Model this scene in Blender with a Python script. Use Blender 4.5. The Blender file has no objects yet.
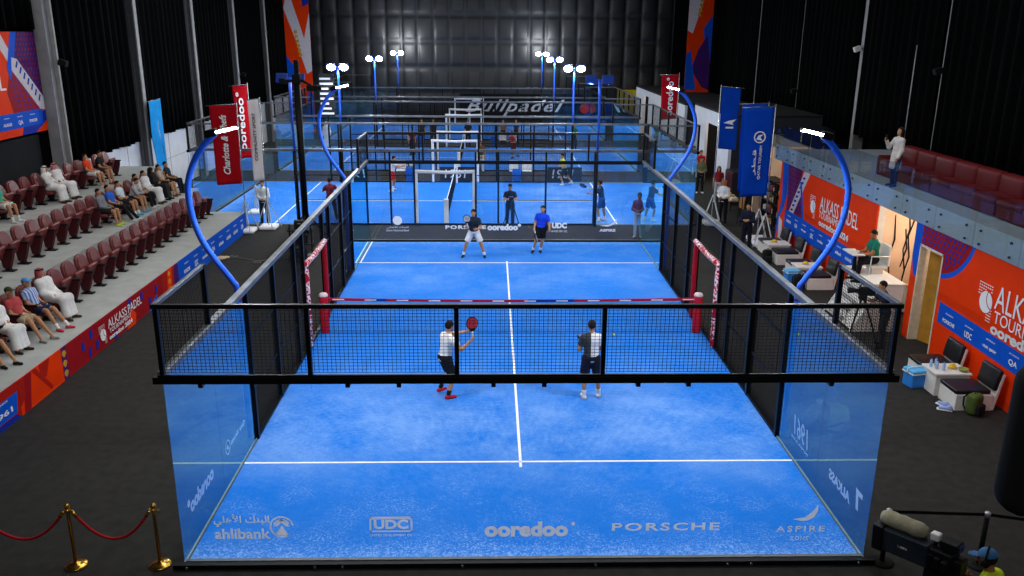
import bpy, bmesh, math, random
import numpy as np
from mathutils import Vector, Matrix
random.seed(7); rng = np.random.default_rng(5)
scene = bpy.context.scene
COL = scene.collection
PI = math.pi

# ------------------------------------------------------------------ materials
def srgb(c):
    if isinstance(c, str):
        c = [int(c[i:i+2], 16) / 255 for i in (0, 2, 4)]
    return tuple(x / 12.92 if x <= .04045 else ((x + .055) / 1.055) ** 2.4 for x in c) + (1,)

MATS = {}
def mat(name, col, rough=.6, metal=0., var=.12, scale=8., emit=0., bump=0., bscale=60., spec=.2):
    """procedural surface: base colour with a soft noise variation and an optional fine bump"""
    if name in MATS: return MATS[name]
    m = bpy.data.materials.new(name); m.use_nodes = True
    nt = m.node_tree; b = nt.nodes['Principled BSDF']
    c = srgb(col)
    b.inputs['Roughness'].default_value = rough; b.inputs['Metallic'].default_value = metal
    b.inputs['Specular IOR Level'].default_value = spec
    tc = nt.nodes.new('ShaderNodeTexCoord')
    if var > 0:
        n = nt.nodes.new('ShaderNodeTexNoise'); n.inputs['Scale'].default_value = scale; n.inputs['Detail'].default_value = 4
        nt.links.new(tc.outputs['Object'], n.inputs['Vector'])
        r = nt.nodes.new('ShaderNodeValToRGB')
        r.color_ramp.elements[0].position = .3; r.color_ramp.elements[1].position = .7
        r.color_ramp.elements[0].color = tuple(x * (1 - var) for x in c[:3]) + (1,)
        r.color_ramp.elements[1].color = tuple(min(1, x * (1 + var)) for x in c[:3]) + (1,)
        nt.links.new(n.outputs['Fac'], r.inputs['Fac']); nt.links.new(r.outputs['Color'], b.inputs['Base Color'])
    else:
        b.inputs['Base Color'].default_value = c
    if bump > 0:
        n2 = nt.nodes.new('ShaderNodeTexNoise'); n2.inputs['Scale'].default_value = bscale; n2.inputs['Detail'].default_value = 3
        nt.links.new(tc.outputs['Object'], n2.inputs['Vector'])
        bp = nt.nodes.new('ShaderNodeBump'); bp.inputs['Strength'].default_value = bump; bp.inputs['Distance'].default_value = .02
        nt.links.new(n2.outputs['Fac'], bp.inputs['Height']); nt.links.new(bp.outputs['Normal'], b.inputs['Normal'])
    if emit > 0:
        b.inputs['Emission Color'].default_value = c; b.inputs['Emission Strength'].default_value = emit
    MATS[name] = m
    return m

def glass_mat(name, ior=1.9, tint=(1, 1, 1), curve=(0, 1, 0, 1), gtint=(1, 1, 1)):
    m = bpy.data.materials.new(name); m.use_nodes = True
    nt = m.node_tree; nt.nodes.clear()
    out = nt.nodes.new('ShaderNodeOutputMaterial'); mix = nt.nodes.new('ShaderNodeMixShader')
    tr = nt.nodes.new('ShaderNodeBsdfTransparent'); tr.inputs['Color'].default_value = tint + (1,)
    gl = nt.nodes.new('ShaderNodeBsdfGlossy'); gl.inputs['Roughness'].default_value = .01; gl.inputs['Color'].default_value = gtint + (1,)
    fr = nt.nodes.new('ShaderNodeFresnel'); fr.inputs['IOR'].default_value = ior
    # the same reflectance on both faces of the sheet
    geo = nt.nodes.new('ShaderNodeNewGeometry'); inv = nt.nodes.new('ShaderNodeMath'); inv.operation = 'SUBTRACT'
    inv.inputs[0].default_value = 1.0
    mp = nt.nodes.new('ShaderNodeMath'); mp.operation = 'MULTIPLY'
    nt.links.new(geo.outputs['Backfacing'], inv.inputs[1])
    mr = nt.nodes.new('ShaderNodeMapRange'); mr.inputs[1].default_value = curve[0]; mr.inputs[2].default_value = curve[1]; mr.inputs[3].default_value = curve[2]; mr.inputs[4].default_value = curve[3]; mr.clamp = False
    cl = nt.nodes.new('ShaderNodeClamp')
    nt.links.new(fr.outputs['Fac'], mr.inputs[0]); nt.links.new(mr.outputs[0], cl.inputs[0])
    nt.links.new(cl.outputs[0], mp.inputs[0]); nt.links.new(inv.outputs[0], mp.inputs[1])
    nt.links.new(mp.outputs[0], mix.inputs['Fac'])
    nt.links.new(tr.outputs[0], mix.inputs[1]); nt.links.new(gl.outputs[0], mix.inputs[2])
    nt.links.new(mix.outputs[0], out.inputs['Surface'])
    MATS[name] = m
    return m

def vinyl_mat(name, col, tr=.5):
    """thin print on glass: scatters light back and lets light through"""
    m = bpy.data.materials.new(name); m.use_nodes = True; nt = m.node_tree; nt.nodes.clear()
    o = nt.nodes.new('ShaderNodeOutputMaterial'); d = nt.nodes.new('ShaderNodeBsdfDiffuse'); t = nt.nodes.new('ShaderNodeBsdfTranslucent'); x = nt.nodes.new('ShaderNodeMixShader')
    d.inputs['Color'].default_value = srgb(col); t.inputs['Color'].default_value = srgb(col); x.inputs['Fac'].default_value = tr
    nt.links.new(d.outputs[0], x.inputs[1]); nt.links.new(t.outputs[0], x.inputs[2]); nt.links.new(x.outputs[0], o.inputs['Surface'])
    MATS[name] = m; return m

def emit_mat(name, col, strength):
    m = bpy.data.materials.new(name); m.use_nodes = True
    nt = m.node_tree; b = nt.nodes['Principled BSDF']
    b.inputs['Base Color'].default_value = (.8, .8, .8, 1)
    b.inputs['Emission Color'].default_value = srgb(col); b.inputs['Emission Strength'].default_value = strength
    MATS[name] = m
    return m

# ------------------------------------------------------------------ mesh building
class MB:
    def __init__(s): s.v = []; s.f = []; s.mi = []
    def _add(s, vs, fs, mi=0):
        o = len(s.v); s.v += [tuple(v) for v in vs]; s.f += [tuple(i + o for i in f) for f in fs]; s.mi += [mi] * len(fs)
        return s
    def box(s, lo, hi, mi=0, M=None):
        x0, y0, z0 = lo; x1, y1, z1 = hi
        vs = [(x0,y0,z0),(x1,y0,z0),(x1,y1,z0),(x0,y1,z0),(x0,y0,z1),(x1,y0,z1),(x1,y1,z1),(x0,y1,z1)]
        if M is not None: vs = [tuple(M @ Vector(v)) for v in vs]
        return s._add(vs, [(3,2,1,0),(4,5,6,7),(0,1,5,4),(1,2,6,5),(2,3,7,6),(3,0,4,7)], mi)
    def rbox(s, lo, hi, r=.02, mi=0, M=None, seg=3):
        """box with rounded edges in all directions"""
        bm = bmesh.new(); bmesh.ops.create_cube(bm, size=1)
        c = [(a + b) / 2 for a, b in zip(lo, hi)]; d = [max(b - a, 1e-4) for a, b in zip(lo, hi)]
        for v in bm.verts: v.co = Vector((c[0] + v.co.x * d[0], c[1] + v.co.y * d[1], c[2] + v.co.z * d[2]))
        bmesh.ops.bevel(bm, geom=bm.edges[:], offset=min(r, min(d) * .48), segments=seg, profile=.5, affect='EDGES')
        return s.bm(bm, mi, M)
    def bm(s, bm, mi=0, M=None):
        bm.verts.index_update()
        vs = [tuple((M @ v.co) if M is not None else v.co) for v in bm.verts]
        fs = [tuple(v.index for v in f.verts) for f in bm.faces]
        bm.free(); return s._add(vs, fs, mi)
    def tube(s, pts, r, n=8, mi=0, cap=True, closed=False):
        pts = [Vector(p) for p in pts]; m = len(pts)
        rs = r if isinstance(r, (list, tuple)) else [r] * m
        vs = []; fs = []; up = None
        for i, p in enumerate(pts):
            if closed: t = (pts[(i + 1) % m] - pts[i - 1]).normalized()
            else: t = (pts[min(i + 1, m - 1)] - pts[max(i - 1, 0)]).normalized()
            if up is None: up = t.orthogonal().normalized()
            up = (up - t * up.dot(t)); up = up.normalized() if up.length > 1e-6 else t.orthogonal().normalized()
            w = t.cross(up)
            for k in range(n):
                a = 2 * PI * k / n
                vs.append(p + (up * math.cos(a) + w * math.sin(a)) * rs[i])
        last = m if closed else m - 1
        for i in range(last):
            j = (i + 1) % m
            for k in range(n):
                fs.append((i*n + k, i*n + (k+1) % n, j*n + (k+1) % n, j*n + k))
        if cap and not closed:
            fs.append(tuple(range(n - 1, -1, -1))); fs.append(tuple((m - 1) * n + k for k in range(n)))
        return s._add(vs, fs, mi)
    def lathe(s, prof, n=20, c=(0,0,0), mi=0, M=None):
        vs = []; fs = []
        for r, z in prof:
            for k in range(n):
                a = 2 * PI * k / n; p = Vector((c[0] + r * math.cos(a), c[1] + r * math.sin(a), c[2] + z))
                vs.append(M @ p if M is not None else p)
        for i in range(len(prof) - 1):
            for k in range(n):
                fs.append((i*n + k, i*n + (k+1) % n, (i+1)*n + (k+1) % n, (i+1)*n + k))
        if prof[0][0] > 1e-5: fs.append(tuple(range(n - 1, -1, -1)))
        if prof[-1][0] > 1e-5: fs.append(tuple((len(prof) - 1) * n + k for k in range(n)))
        return s._add(vs, fs, mi)
    def prism(s, poly, h0, h1, M=None, mi=0):
        """extrude a 2-D outline (x, y) from z=h0 to z=h1 in the frame M"""
        n = len(poly)
        a = sum(poly[i][0]*poly[(i+1) % n][1] - poly[(i+1) % n][0]*poly[i][1] for i in range(n))
        if a < 0: poly = poly[::-1]
        vs = [Vector((x, y, h0)) for x, y in poly] + [Vector((x, y, h1)) for x, y in poly]
        if M is not None: vs = [M @ v for v in vs]
        fs = [tuple(range(n - 1, -1, -1)), tuple(range(n, 2 * n))] + [(i, (i+1) % n, n + (i+1) % n, n + i) for i in range(n)]
        return s._add(vs, fs, mi)
    def wires(s, o, du, dv, nu, nv, t, mi=0):
        """a welded wire panel: origin o, full side vectors du, dv, nu x nv cells, wire width t"""
        o = Vector(o); du = Vector(du); dv = Vector(dv); u = du.normalized(); v = dv.normalized(); w = u.cross(v)
        def bar(a, b, side):
            h = t / 2
            q = [a + side*h + w*h, a - side*h + w*h, a - side*h - w*h, a + side*h - w*h]
            p = [x + (b - a) for x in q]
            s._add(q + p, [(0,1,5,4),(1,2,6,5),(2,3,7,6),(3,0,4,7)], mi)
        for i in range(nu + 1): bar(o + du*(i/nu), o + du*(i/nu) + dv, u)
        for j in range(nv + 1): bar(o + dv*(j/nv), o + dv*(j/nv) + du, v)
        return s
    def mesh(s, name, mats, smooth=False):
        me = bpy.data.meshes.new(name); me.from_pydata([tuple(v) for v in s.v], [], s.f)
        ms = mats if isinstance(mats, (list, tuple)) else [mats]
        for m in ms: me.materials.append(m)
        if len(ms) > 1: me.polygons.foreach_set('material_index', s.mi)
        if smooth: me.polygons.foreach_set('use_smooth', [True] * len(me.polygons))
        me.update(); return me
    def build(s, name, mats, parent=None, smooth=False, bevel=0, loc=None, rot=None):
        o = bpy.data.objects.new(name, s.mesh(name, mats, smooth)); COL.objects.link(o)
        if parent: o.parent = parent
        if loc: o.location = loc
        if rot: o.rotation_euler = rot
        if bevel:
            md = o.modifiers.new('edge', 'BEVEL'); md.width = bevel; md.segments = 2; md.limit_method = 'ANGLE'
        return o

def tag(o, label=None, cat=None, group=None, kind=None):
    if label: o['label'] = label
    if cat: o['category'] = cat
    if group: o['group'] = group
    if kind: o['kind'] = kind
    return o
def thing(name, loc, rz=0., label=None, cat=None, group=None):
    o = bpy.data.objects.new(name, None); COL.objects.link(o); o.empty_display_size = .2
    o.location = loc; o.rotation_euler = (0, 0, rz)
    return tag(o, label, cat, group)
def copy_tree(o, parent=None):
    c = o.copy(); COL.objects.link(c)
    if parent: c.parent = parent
    for ch in list(o.children): copy_tree(ch, c)
    return c
def struct(o): o['kind'] = 'structure'; return o
def frame(o, x, y, z=None):
    """4x4 frame from an origin and x, y axes (z = x cross y)"""
    x = Vector(x).normalized(); y = Vector(y).normalized(); z = x.cross(y)
    M = Matrix.Identity(4)
    for i in range(3): M[i][0] = x[i]; M[i][1] = y[i]; M[i][2] = z[i]; M[i][3] = o[i]
    return M

FONT_AR = None
def letters(name, s, size, M, m, parent=None, bold=0., align='CENTER', shear=0., sx=1., th=.002, lift=.004, space=1., w=None, h=None, font=None):
    """raised lettering: real thin letter solids laid on a surface; M maps text x right, y up, z out of the surface"""
    cu = bpy.data.curves.new(name, 'FONT'); cu.body = s
    if font: cu.font = font
    cu.size = size; cu.align_x = align; cu.align_y = 'CENTER'
    cu.offset = bold; cu.extrude = th / 2; cu.shear = shear; cu.resolution_u = 3; cu.space_character = space
    t = bpy.data.objects.new(name + '_t', cu); COL.objects.link(t)
    dg = bpy.context.evaluated_depsgraph_get()
    me = bpy.data.meshes.new_from_object(t.evaluated_get(dg))
    bpy.data.objects.remove(t); bpy.data.curves.remove(cu)
    me.name = name
    if w:
        n = len(me.vertices); co = np.empty(n*3, np.float32); me.vertices.foreach_get('co', co); co = co.reshape(-1, 3)
        lo = co.min(0); hi = co.max(0); c = (lo + hi)/2
        co[:, 0] = (co[:, 0] - c[0]) * w / (hi[0] - lo[0]); co[:, 1] = (co[:, 1] - c[1]) * ((h / (hi[1] - lo[1])) if h else w / (hi[0] - lo[0]))
        me.vertices.foreach_set('co', co.ravel())
    me.transform(M @ Matrix.Translation((0, 0, lift)) @ Matrix.Diagonal((sx, 1, 1, 1)))
    me.materials.clear(); me.materials.append(m)
    o = bpy.data.objects.new(name, me); COL.objects.link(o)
    if parent: o.parent = parent
    return o

# ------------------------------------------------------------------ implicit bodies
def surface_nets(F, org, h):
    S = F < 0
    c = np.zeros(tuple(n - 1 for n in F.shape), np.int8)
    for dx in (0, 1):
        for dy in (0, 1):
            for dz in (0, 1):
                c += S[dx:dx + c.shape[0], dy:dy + c.shape[1], dz:dz + c.shape[2]]
    act = (c > 0) & (c < 8)
    idx = -np.ones(c.shape, np.int64); idx[act] = np.arange(act.sum())
    I = np.argwhere(act); acc = np.zeros((len(I), 3)); cnt = np.zeros(len(I))
    cor = [(a, b, d) for a in (0, 1) for b in (0, 1) for d in (0, 1)]
    for p in cor:
        for ax in range(3):
            if p[ax]: continue
            q = list(p); q[ax] = 1
            f0 = F[I[:,0]+p[0], I[:,1]+p[1], I[:,2]+p[2]]; f1 = F[I[:,0]+q[0], I[:,1]+q[1], I[:,2]+q[2]]
            k = (f0 < 0) != (f1 < 0)
            t = np.where(k, f0 / np.where(k, f0 - f1, 1), 0)
            P = np.tile(np.array(p, float), (len(I), 1)); P[:, ax] += t
            acc[k] += P[k]; cnt[k] += 1
    V = (I + acc / cnt[:, None]) * h + org
    Q = []
    for ax in range(3):
        b, d = (ax + 1) % 3, (ax + 2) % 3
        sl0 = [slice(None)] * 3; sl1 = [slice(None)] * 3; sl0[ax] = slice(0, -1); sl1[ax] = slice(1, None)
        A = S[tuple(sl0)]; B = S[tuple(sl1)]
        E = np.argwhere(A != B)
        E = E[(E[:, b] > 0) & (E[:, d] > 0) & (E[:, b] < F.shape[b] - 1) & (E[:, d] < F.shape[d] - 1)]
        fl = A[E[:,0], E[:,1], E[:,2]]
        def cell(ob, od):
            e = E.copy(); e[:, b] += ob; e[:, d] += od
            return idx[e[:,0], e[:,1], e[:,2]]
        q = np.stack([cell(-1,-1), cell(0,-1), cell(0,0), cell(-1,0)], 1)
        q[~fl] = q[~fl][:, ::-1]
        Q.append(q)
    Q = np.concatenate(Q); Q = Q[(Q >= 0).all(1)]
    return V, Q

def cone(a, b, ra, rb=None, flat=None, s=1., cuts=(), k=None):
    return dict(a=np.array(a, float), b=np.array(b, float), ra=ra, rb=ra if rb is None else rb, flat=None if flat is None else np.array(flat, float), s=s, cuts=cuts, k=k)
def ell(c, r, ax=None, cuts=(), k=None):
    return dict(c=np.array(c, float), r=np.array(r, float), R=np.eye(3) if ax is None else np.array(ax, float), cuts=cuts, k=k)

def implicit(prims, h, k=.03, cuts=()):
    lo = np.full(3, 1e9); hi = -lo; boxes = []
    for p in prims:
        if 'c' in p: m = p['r'].max(); l = p['c'] - m; u = p['c'] + m
        else:
            m = max(p['ra'], p['rb']); l = np.minimum(p['a'], p['b']) - m; u = np.maximum(p['a'], p['b']) + m
        boxes.append((l, u)); lo = np.minimum(lo, l); hi = np.maximum(hi, u)
    lo = lo - 2.5*h; n = np.ceil((hi + 2.5*h - lo) / h).astype(int) + 1
    F = np.full(tuple(n), .5)
    for p, (l, u) in zip(prims, boxes):
        kk = p['k'] if p['k'] else k
        pad = kk + 2*h
        i0 = np.maximum(((l - pad - lo) / h).astype(int), 0); i1 = np.minimum(np.ceil((u + pad - lo) / h).astype(int) + 1, n)
        g = np.stack(np.meshgrid(*[lo[a] + np.arange(i0[a], i1[a]) * h for a in range(3)], indexing='ij'), -1)
        if 'c' in p:
            q = (g - p['c']) @ p['R'].T / p['r']; l1 = np.sqrt((q**2).sum(-1)) + 1e-9
            l2 = np.sqrt(((q / p['r'])**2).sum(-1)) + 1e-9
            d = l1 * (l1 - 1) / l2
        else:
            a, b = p['a'], p['b']; gg = g - a; ba = b - a
            if p['flat'] is not None:
                f = p['flat']; gg = gg + (p['s'] - 1) * (gg @ f)[..., None] * f
                ba = ba + (p['s'] - 1) * (ba @ f) * f
            t = np.clip((gg @ ba) / max(ba @ ba, 1e-9), 0, 1)
            d = np.sqrt(((gg - t[..., None] * ba)**2).sum(-1)) - (p['ra'] + (p['rb'] - p['ra']) * t)
        for (pt, nn) in p['cuts']: d = np.maximum(d, (g - np.array(pt)) @ np.array(nn))
        s = (slice(i0[0], i1[0]), slice(i0[1], i1[1]), slice(i0[2], i1[2]))
        f0 = F[s]; hh = np.maximum(kk - np.abs(f0 - d), 0) / kk
        F[s] = np.minimum(f0, d) - hh * hh * kk / 4
    if len(cuts):
        g = np.stack(np.meshgrid(*[lo[a] + np.arange(n[a]) * h for a in range(3)], indexing='ij'), -1)
        for (pt, nn) in cuts: F = np.maximum(F, (g - np.array(pt)) @ np.array(nn))
    F[0], F[-1], F[:, 0], F[:, -1], F[:, :, 0], F[:, :, -1] = (.5,) * 6
    return surface_nets(F, lo, h)

def imesh(name, prims, h, m, parent=None, k=.03, cuts=()):
    V, Q = implicit(prims, h, k, cuts)
    me = bpy.data.meshes.new(name)
    me.vertices.add(len(V)); me.vertices.foreach_set('co', V.astype(np.float32).ravel())
    me.loops.add(len(Q) * 4); me.loops.foreach_set('vertex_index', Q.astype(np.int32).ravel())
    me.polygons.add(len(Q)); me.polygons.foreach_set('loop_start', np.arange(len(Q), dtype=np.int32) * 4)
    me.polygons.foreach_set('use_smooth', [True] * len(Q))
    me.update(calc_edges=True); me.validate()
    me.materials.append(m)
    o = bpy.data.objects.new(name, me); COL.objects.link(o)
    if parent: o.parent = parent
    return o
# ------------------------------------------------------------------ people
def nrm(v): v = np.array(v, float); return v / np.linalg.norm(v)
def rotz(v, a):
    c, s = math.cos(a), math.sin(a); return np.array([c*v[0] - s*v[1], s*v[0] + c*v[1], v[2]])
def axang(v, ax, a):
    ax = nrm(ax); v = np.array(v, float); c, s = math.cos(a), math.sin(a)
    return v*c + np.cross(ax, v)*s + ax*(ax @ v)*(1 - c)

STAND = dict(lean=2, L=((-.06,.02,-1),(-.02,-.04,-1)), R=((.06,.02,-1),(.02,-.04,-1)), LA=((-.18,-.02,-1),(-.02,.25,-1)), RA=((.18,-.02,-1),(.02,.25,-1)))
SIT = dict(lean=-14, sit=.585, L=((-.12,1,-.02),(-.02,.18,-1)), R=((.12,1,-.02),(.02,.18,-1)), LA=((-.12,.35,-1),(.25,.9,-.25)), RA=((.12,.35,-1),(-.25,.9,-.25)))

def person(loc, face, label, H=1.74, pose=STAND, skin='b98763', top=None, sleeve='short', bottom=None, leg='shorts', shoe='202020', sock=None,
           hair='short', haircol='15100d', beard=False, group=None, res=.016, robe=None, extra=None, hand_curl=.55, coat=0, eyes=False, girth=1.):
    """one person: body is one continuous skin surface; clothes, hair and shoes are children. Local frame: x right, y forward."""
    s = H / 1.76; P = dict(STAND); P.update(pose)
    X = np.array([1., 0, 0])
    lean = -math.radians(P.get('lean', 0)); tw = math.radians(P.get('twist', 0)); side = math.radians(P.get('side', 0))
    U = axang(axang([0, 0, 1], X, lean), [0, 1, 0], side); Rt = rotz(axang(X, [0, 1, 0], side), tw); Rt = nrm(Rt - U*(Rt @ U)); Fw = np.cross(U, Rt)
    g = girth
    pel = np.zeros(3)
    Pr = rotz(X, tw * .3)
    hipL, hipR = pel - Pr*.088*s, pel + Pr*.088*s
    waist = pel + U*.20*s; chest = pel + U*.38*s; nb = pel + U*.515*s + Fw*(-.01)*s
    shL, shR = pel + U*.452*s - Rt*.168*s*g**.5, pel + U*.452*s + Rt*.168*s*g**.5
    hy, hp = P.get('head', (0, 0)); hy = math.radians(hy); hp = math.radians(hp)
    # head frame: keep it nearly upright, turned and pitched
    hF = rotz(axang(nrm(Fw*[1,1,.3]), Rt, hp), hy); hF = nrm(hF); hR = nrm(np.cross(hF, [0, 0, 1])); hU = np.cross(hR, hF)
    nk = nb + nrm(U*.6 + hU*.4)*.075*s
    hc = nk + hU*.118*s + hF*.022*s
    def limb(o, d1, d2, l1, l2):
        a = o + nrm(d1)*l1*s; return a, a + nrm(d2)*l2*s
    knL, anL = limb(hipL, *P['L'], .43, .41); knR, anR = limb(hipR, *P['R'], .43, .41)
    elL, wrL = limb(shL, *P['LA'], .285, .25); elR, wrR = limb(shR, *P['RA'], .285, .25)
    if 'sit' in P:                                       # soles reach the deck
        for kn, an, nm in ((knL, anL, 'L'), (knR, anR, 'R')):
            f = (kn[2] + P['sit']*s - .085*s)/max(kn[2] - an[2], .05)
            if .7 < f < 1.5:
                if nm == 'L': anL = kn + (an - kn)*f
                else: anR = kn + (an - kn)*f
    z0 = P['sit']*s if 'sit' in P else -min(anL[2], anR[2]) + .085*s
    off = np.array([0, 0, z0])
    for nm in 'pel hipL hipR waist chest nb shL shR nk hc knL anL knR anR elL wrL elR wrR'.split():
        locals()[nm]
    (pel, hipL, hipR, waist, chest, nb, shL, shR, nk, hc, knL, anL, knR, anR, elL, wrL, elR, wrR) = [v + off for v in
        (pel, hipL, hipR, waist, chest, nb, shL, shR, nk, hc, knL, anL, knR, anR, elL, wrL, elR, wrR)]
    root = thing('person', loc, math.radians(face), label, 'person', group)
    T = np.stack([Rt, Fw, U])
    def torso(o):
        return [ell(pel + U*.02*s, np.array([.165*g, .118*g, .14])*s + o, T), ell(waist, np.array([.145*g, .105*g, .16])*s + o, T),
                ell(chest, np.array([.165*g, .112*g, .17])*s + o, T),
                cone(shL + Rt*.02*s, shR - Rt*.02*s, .05*s + o, .05*s + o), cone(nb - U*.01*s, shL + Rt*.03*s, .045*s + o, .045*s + o), cone(nb - U*.01*s, shR - Rt*.03*s, .045*s + o, .045*s + o)]
    def arm(sh, el, wr, o=0., f=1., long=False):
        if long: return [cone(sh, el, .058*s + o, .047*s + o), cone(el, wr, .047*s + o, .036*s + o, cuts=((wr, nrm(wr - el)),))]
        e = sh + (el - sh)*f
        return [cone(sh, e, .057*s + o, .05*s + o*1.3, cuts=((e, nrm(el - sh)),))]
    def legp(hip, kn, an, o=0., f=1., full=True):
        if full: return [cone(hip, kn, .088*s*g + o, .06*s + o), cone(kn, an, .058*s + o, .042*s + o)]
        e = hip + (kn - hip)*f
        return [cone(hip, e, .09*s*g + o, .07*s + o*1.5, cuts=((e, nrm(kn - hip)),))]
    # feet: forward direction follows the shin's heading
    feet = []
    for hip, kn, an, key in ((hipL, knL, anL, 'footL'), (hipR, knR, anR, 'footR')):
        fd = P.get(key)
        if fd is None:
            fd = np.array([0, 1, 0.]) + np.array([-.2 if key == 'footL' else .2, 0, 0])
        fd = nrm(fd); feet.append((an, fd))
    body = torso(0) + [cone(nb - U*.03*s, nk + hU*.03*s, .058*s, .052*s)]
    Hd = np.stack([hR, hF, hU])
    body += [ell(hc + hU*.025*s - hF*.012*s, np.array([.077, .096, .098])*s, Hd), ell(hc - hU*.055*s + hF*.03*s, np.array([.056, .06, .066])*s, Hd),
             cone(hc + hF*.088*s + hU*.012*s, hc + hF*.106*s - hU*.022*s, .011*s, .017*s, k=.012)]
    for sg in (-1, 1): body.append(ell(hc + hR*sg*.08*s - hF*.008*s - hU*.005*s, np.array([.014, .024, .034])*s, Hd, k=.012))
    body += arm(shL, elL, wrL) + [cone(elL, wrL, .043*s, .028*s)] + arm(shR, elR, wrR) + [cone(elR, wrR, .043*s, .028*s)]
    for hip, kn, an in ((hipL, knL, anL), (hipR, knR, anR)):
        cm = kn + (an - kn)*.3 - np.cross(nrm(an - kn), X)*(-.012)
        body += [cone(hip, kn, .085*s*g, .056*s), cone(kn, an, .053*s, .037*s), cone(kn + (an-kn)*.12, kn + (an-kn)*.5, .055*s, .046*s)]
    hands = []
    for wr, el, sg, key in ((wrL, elL, -1, 'LH'), (wrR, elR, 1, 'RH')):
        d = nrm(wr - el)
        pn = P.get(key)                                  # palm normal
        if pn is None: pn = np.array([-sg, .2, 0.])
        pn = np.array(pn, float); pn = nrm(pn - d*(pn @ d) + 1e-6)
        w = np.cross(d, pn)*sg                           # toward the thumb
        if w @ np.array([0, 1, .4]) < 0: w = -w
        pc = wr + d*.05*s
        body.append(cone(wr, wr + d*.085*s, .030*s, .038*s, pn, 1.7, k=.02))
        for i, ln in enumerate((.07, .08, .074, .058)):
            o = wr + d*(.088 - .004*abs(i - 1.2))*s + w*(.030 - .021*i)*s
            a1 = axang(d, np.cross(d, pn), hand_curl); a2 = axang(d, np.cross(d, pn), hand_curl*2.3)
            m1 = o + a1*ln*.55*s
            body += [cone(o - d*.015*s, m1, .0105*s, .0095*s, k=.006), cone(m1, m1 + a2*ln*.5*s, .0095*s, .008*s, k=.006)]
        tb = wr + d*.03*s + w*.03*s; t1 = tb + nrm(w*.8 + d*.7 + pn*.3)*.042*s
        body += [cone(tb, t1, .014*s, .011*s, k=.01), cone(t1, t1 + nrm(d + pn*.5)*.032*s, .011*s, .009*s, k=.008)]
        hands.append((wr + d*.095*s + pn*.028*s, d, pn, w))
    for an, fd in feet:
        body += [cone(an, an + np.array([0, 0, -.045])*s, .036*s, .038*s), cone(an + np.array([0, 0, -.05])*s - fd*.03*s, an + np.array([0, 0, -.062])*s + fd*.13*s, .034*s, .024*s)]
    sm = mat('skin_' + skin, skin, .55, var=.06, scale=20)
    imesh('body', body, res, sm, root, k=.028)
    h2 = max(res, .014)
    def M(c): return c if isinstance(c, bpy.types.Material) else mat('cloth_' + c, c, .85, var=.1, scale=14, bump=.25, bscale=90)
    hem = pel - U*(.07 + coat)*s
    if robe:
        pr = torso(.025*s) + arm(shL, elL, wrL, .022*s, long=True) + arm(shR, elR, wrR, .022*s, long=True)
        for hip, kn, an in ((hipL, knL, anL), (hipR, knR, anR)):
            e = an + (kn - an)*.06
            pr += [cone(hip, kn, .105*s*g, .095*s), cone(kn, e, .095*s, .10*s, cuts=((e, nrm(an - kn)),))]
        km = (knL + knR)/2; am = (anL + anR)/2
        e = am + (km - am)*.06
        pr += [cone(pel, km, .10*s, .085*s), cone(km, e, .085*s, .09*s, cuts=((e, nrm(am - km)),))]
        imesh('robe', pr, h2, M(robe), root, k=.09)
    else:
        if bottom:
            if leg == 'shorts': pr = legp(hipL, knL, anL, .024*s, .82, False) + legp(hipR, knR, anR, .024*s, .82, False)
            else: pr = [c for a in ((hipL, knL, anL), (hipR, knR, anR)) for c in legp(*a, o=.016*s)]
            pr += [ell(pel + U*.02*s, np.array([.172*g, .128*g, .13])*s + .012*s, T)]
            imesh('shorts' if leg == 'shorts' else 'trousers', pr, h2, M(bottom), root, k=.03, cuts=((pel + U*.12*s, U),))
        if top:
            pr = torso(.02*s) + [cone(nb - U*.05*s, nb + U*.008*s, .07*s, .066*s)]
            if coat: pr += [cone(pel, pel - U*.3*s, .15*s, .17*s)]
            if sleeve == 'short': pr += arm(shL, elL, wrL, .02*s, .62) + arm(shR, elR, wrR, .02*s, .62)
            elif sleeve == 'long': pr += arm(shL, elL, wrL, .014*s, long=True) + arm(shR, elR, wrR, .014*s, long=True)
            imesh('jacket' if sleeve == 'long' and P.get('jacket') else 'shirt', pr, h2, M(top), root, k=.035, cuts=((hem, -U),))
    for an, fd in feet:
        zz = np.array([0, 0, 1.]) ; a = an + np.array([0, 0, -.052])*s
        up = np.cross(np.cross(fd, zz), fd); up = nrm(up)
        imesh('shoe', [cone(a - fd*.04*s, a + fd*.15*s, .045*s, .036*s), cone(an + np.array([0,0,-.02])*s, a, .046*s, .046*s)], min(h2, .014), M(shoe), root, k=.03,
              cuts=((an - up*.083*s, -up), (an + up*.01*s, up)))
    if sock:
        for kn, an in ((knL, anL), (knR, anR)):
            imesh('sock', [cone(an + (kn - an)*.28, an, .052*s, .044*s, cuts=((an + (kn - an)*.26, nrm(kn - an)),))], .012, M(sock), root)
    # ---- head gear
    hm = lambda c: mat('hair_' + c, c, .7, var=.25, scale=30, bump=.4, bscale=120)
    skull = hc + hU*.03*s - hF*.016*s
    if hair in ('short', 'long', 'bun'):
        pr = [ell(skull, np.array([.086, .104, .104])*s, Hd, cuts=((hc + hF*.055*s + hU*.055*s, nrm(hF*.75 - hU*.66)), (hc - hU*.05*s, -hU)))]
        if hair == 'long':
            pr += [cone(hc - hF*.05*s, hc - hF*.075*s - hU*.25*s, .085*s, .075*s), cone(hc + hR*.07*s, hc + hR*.075*s - hU*.2*s, .035*s, .03*s), cone(hc - hR*.07*s, hc - hR*.075*s - hU*.2*s, .035*s, .03*s)]
        imesh('hair', pr, min(res, .012), hm(haircol), root, k=.03)
    elif hair in ('cap', 'capback'):
        sg = 1 if hair == 'cap' else -1
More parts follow.
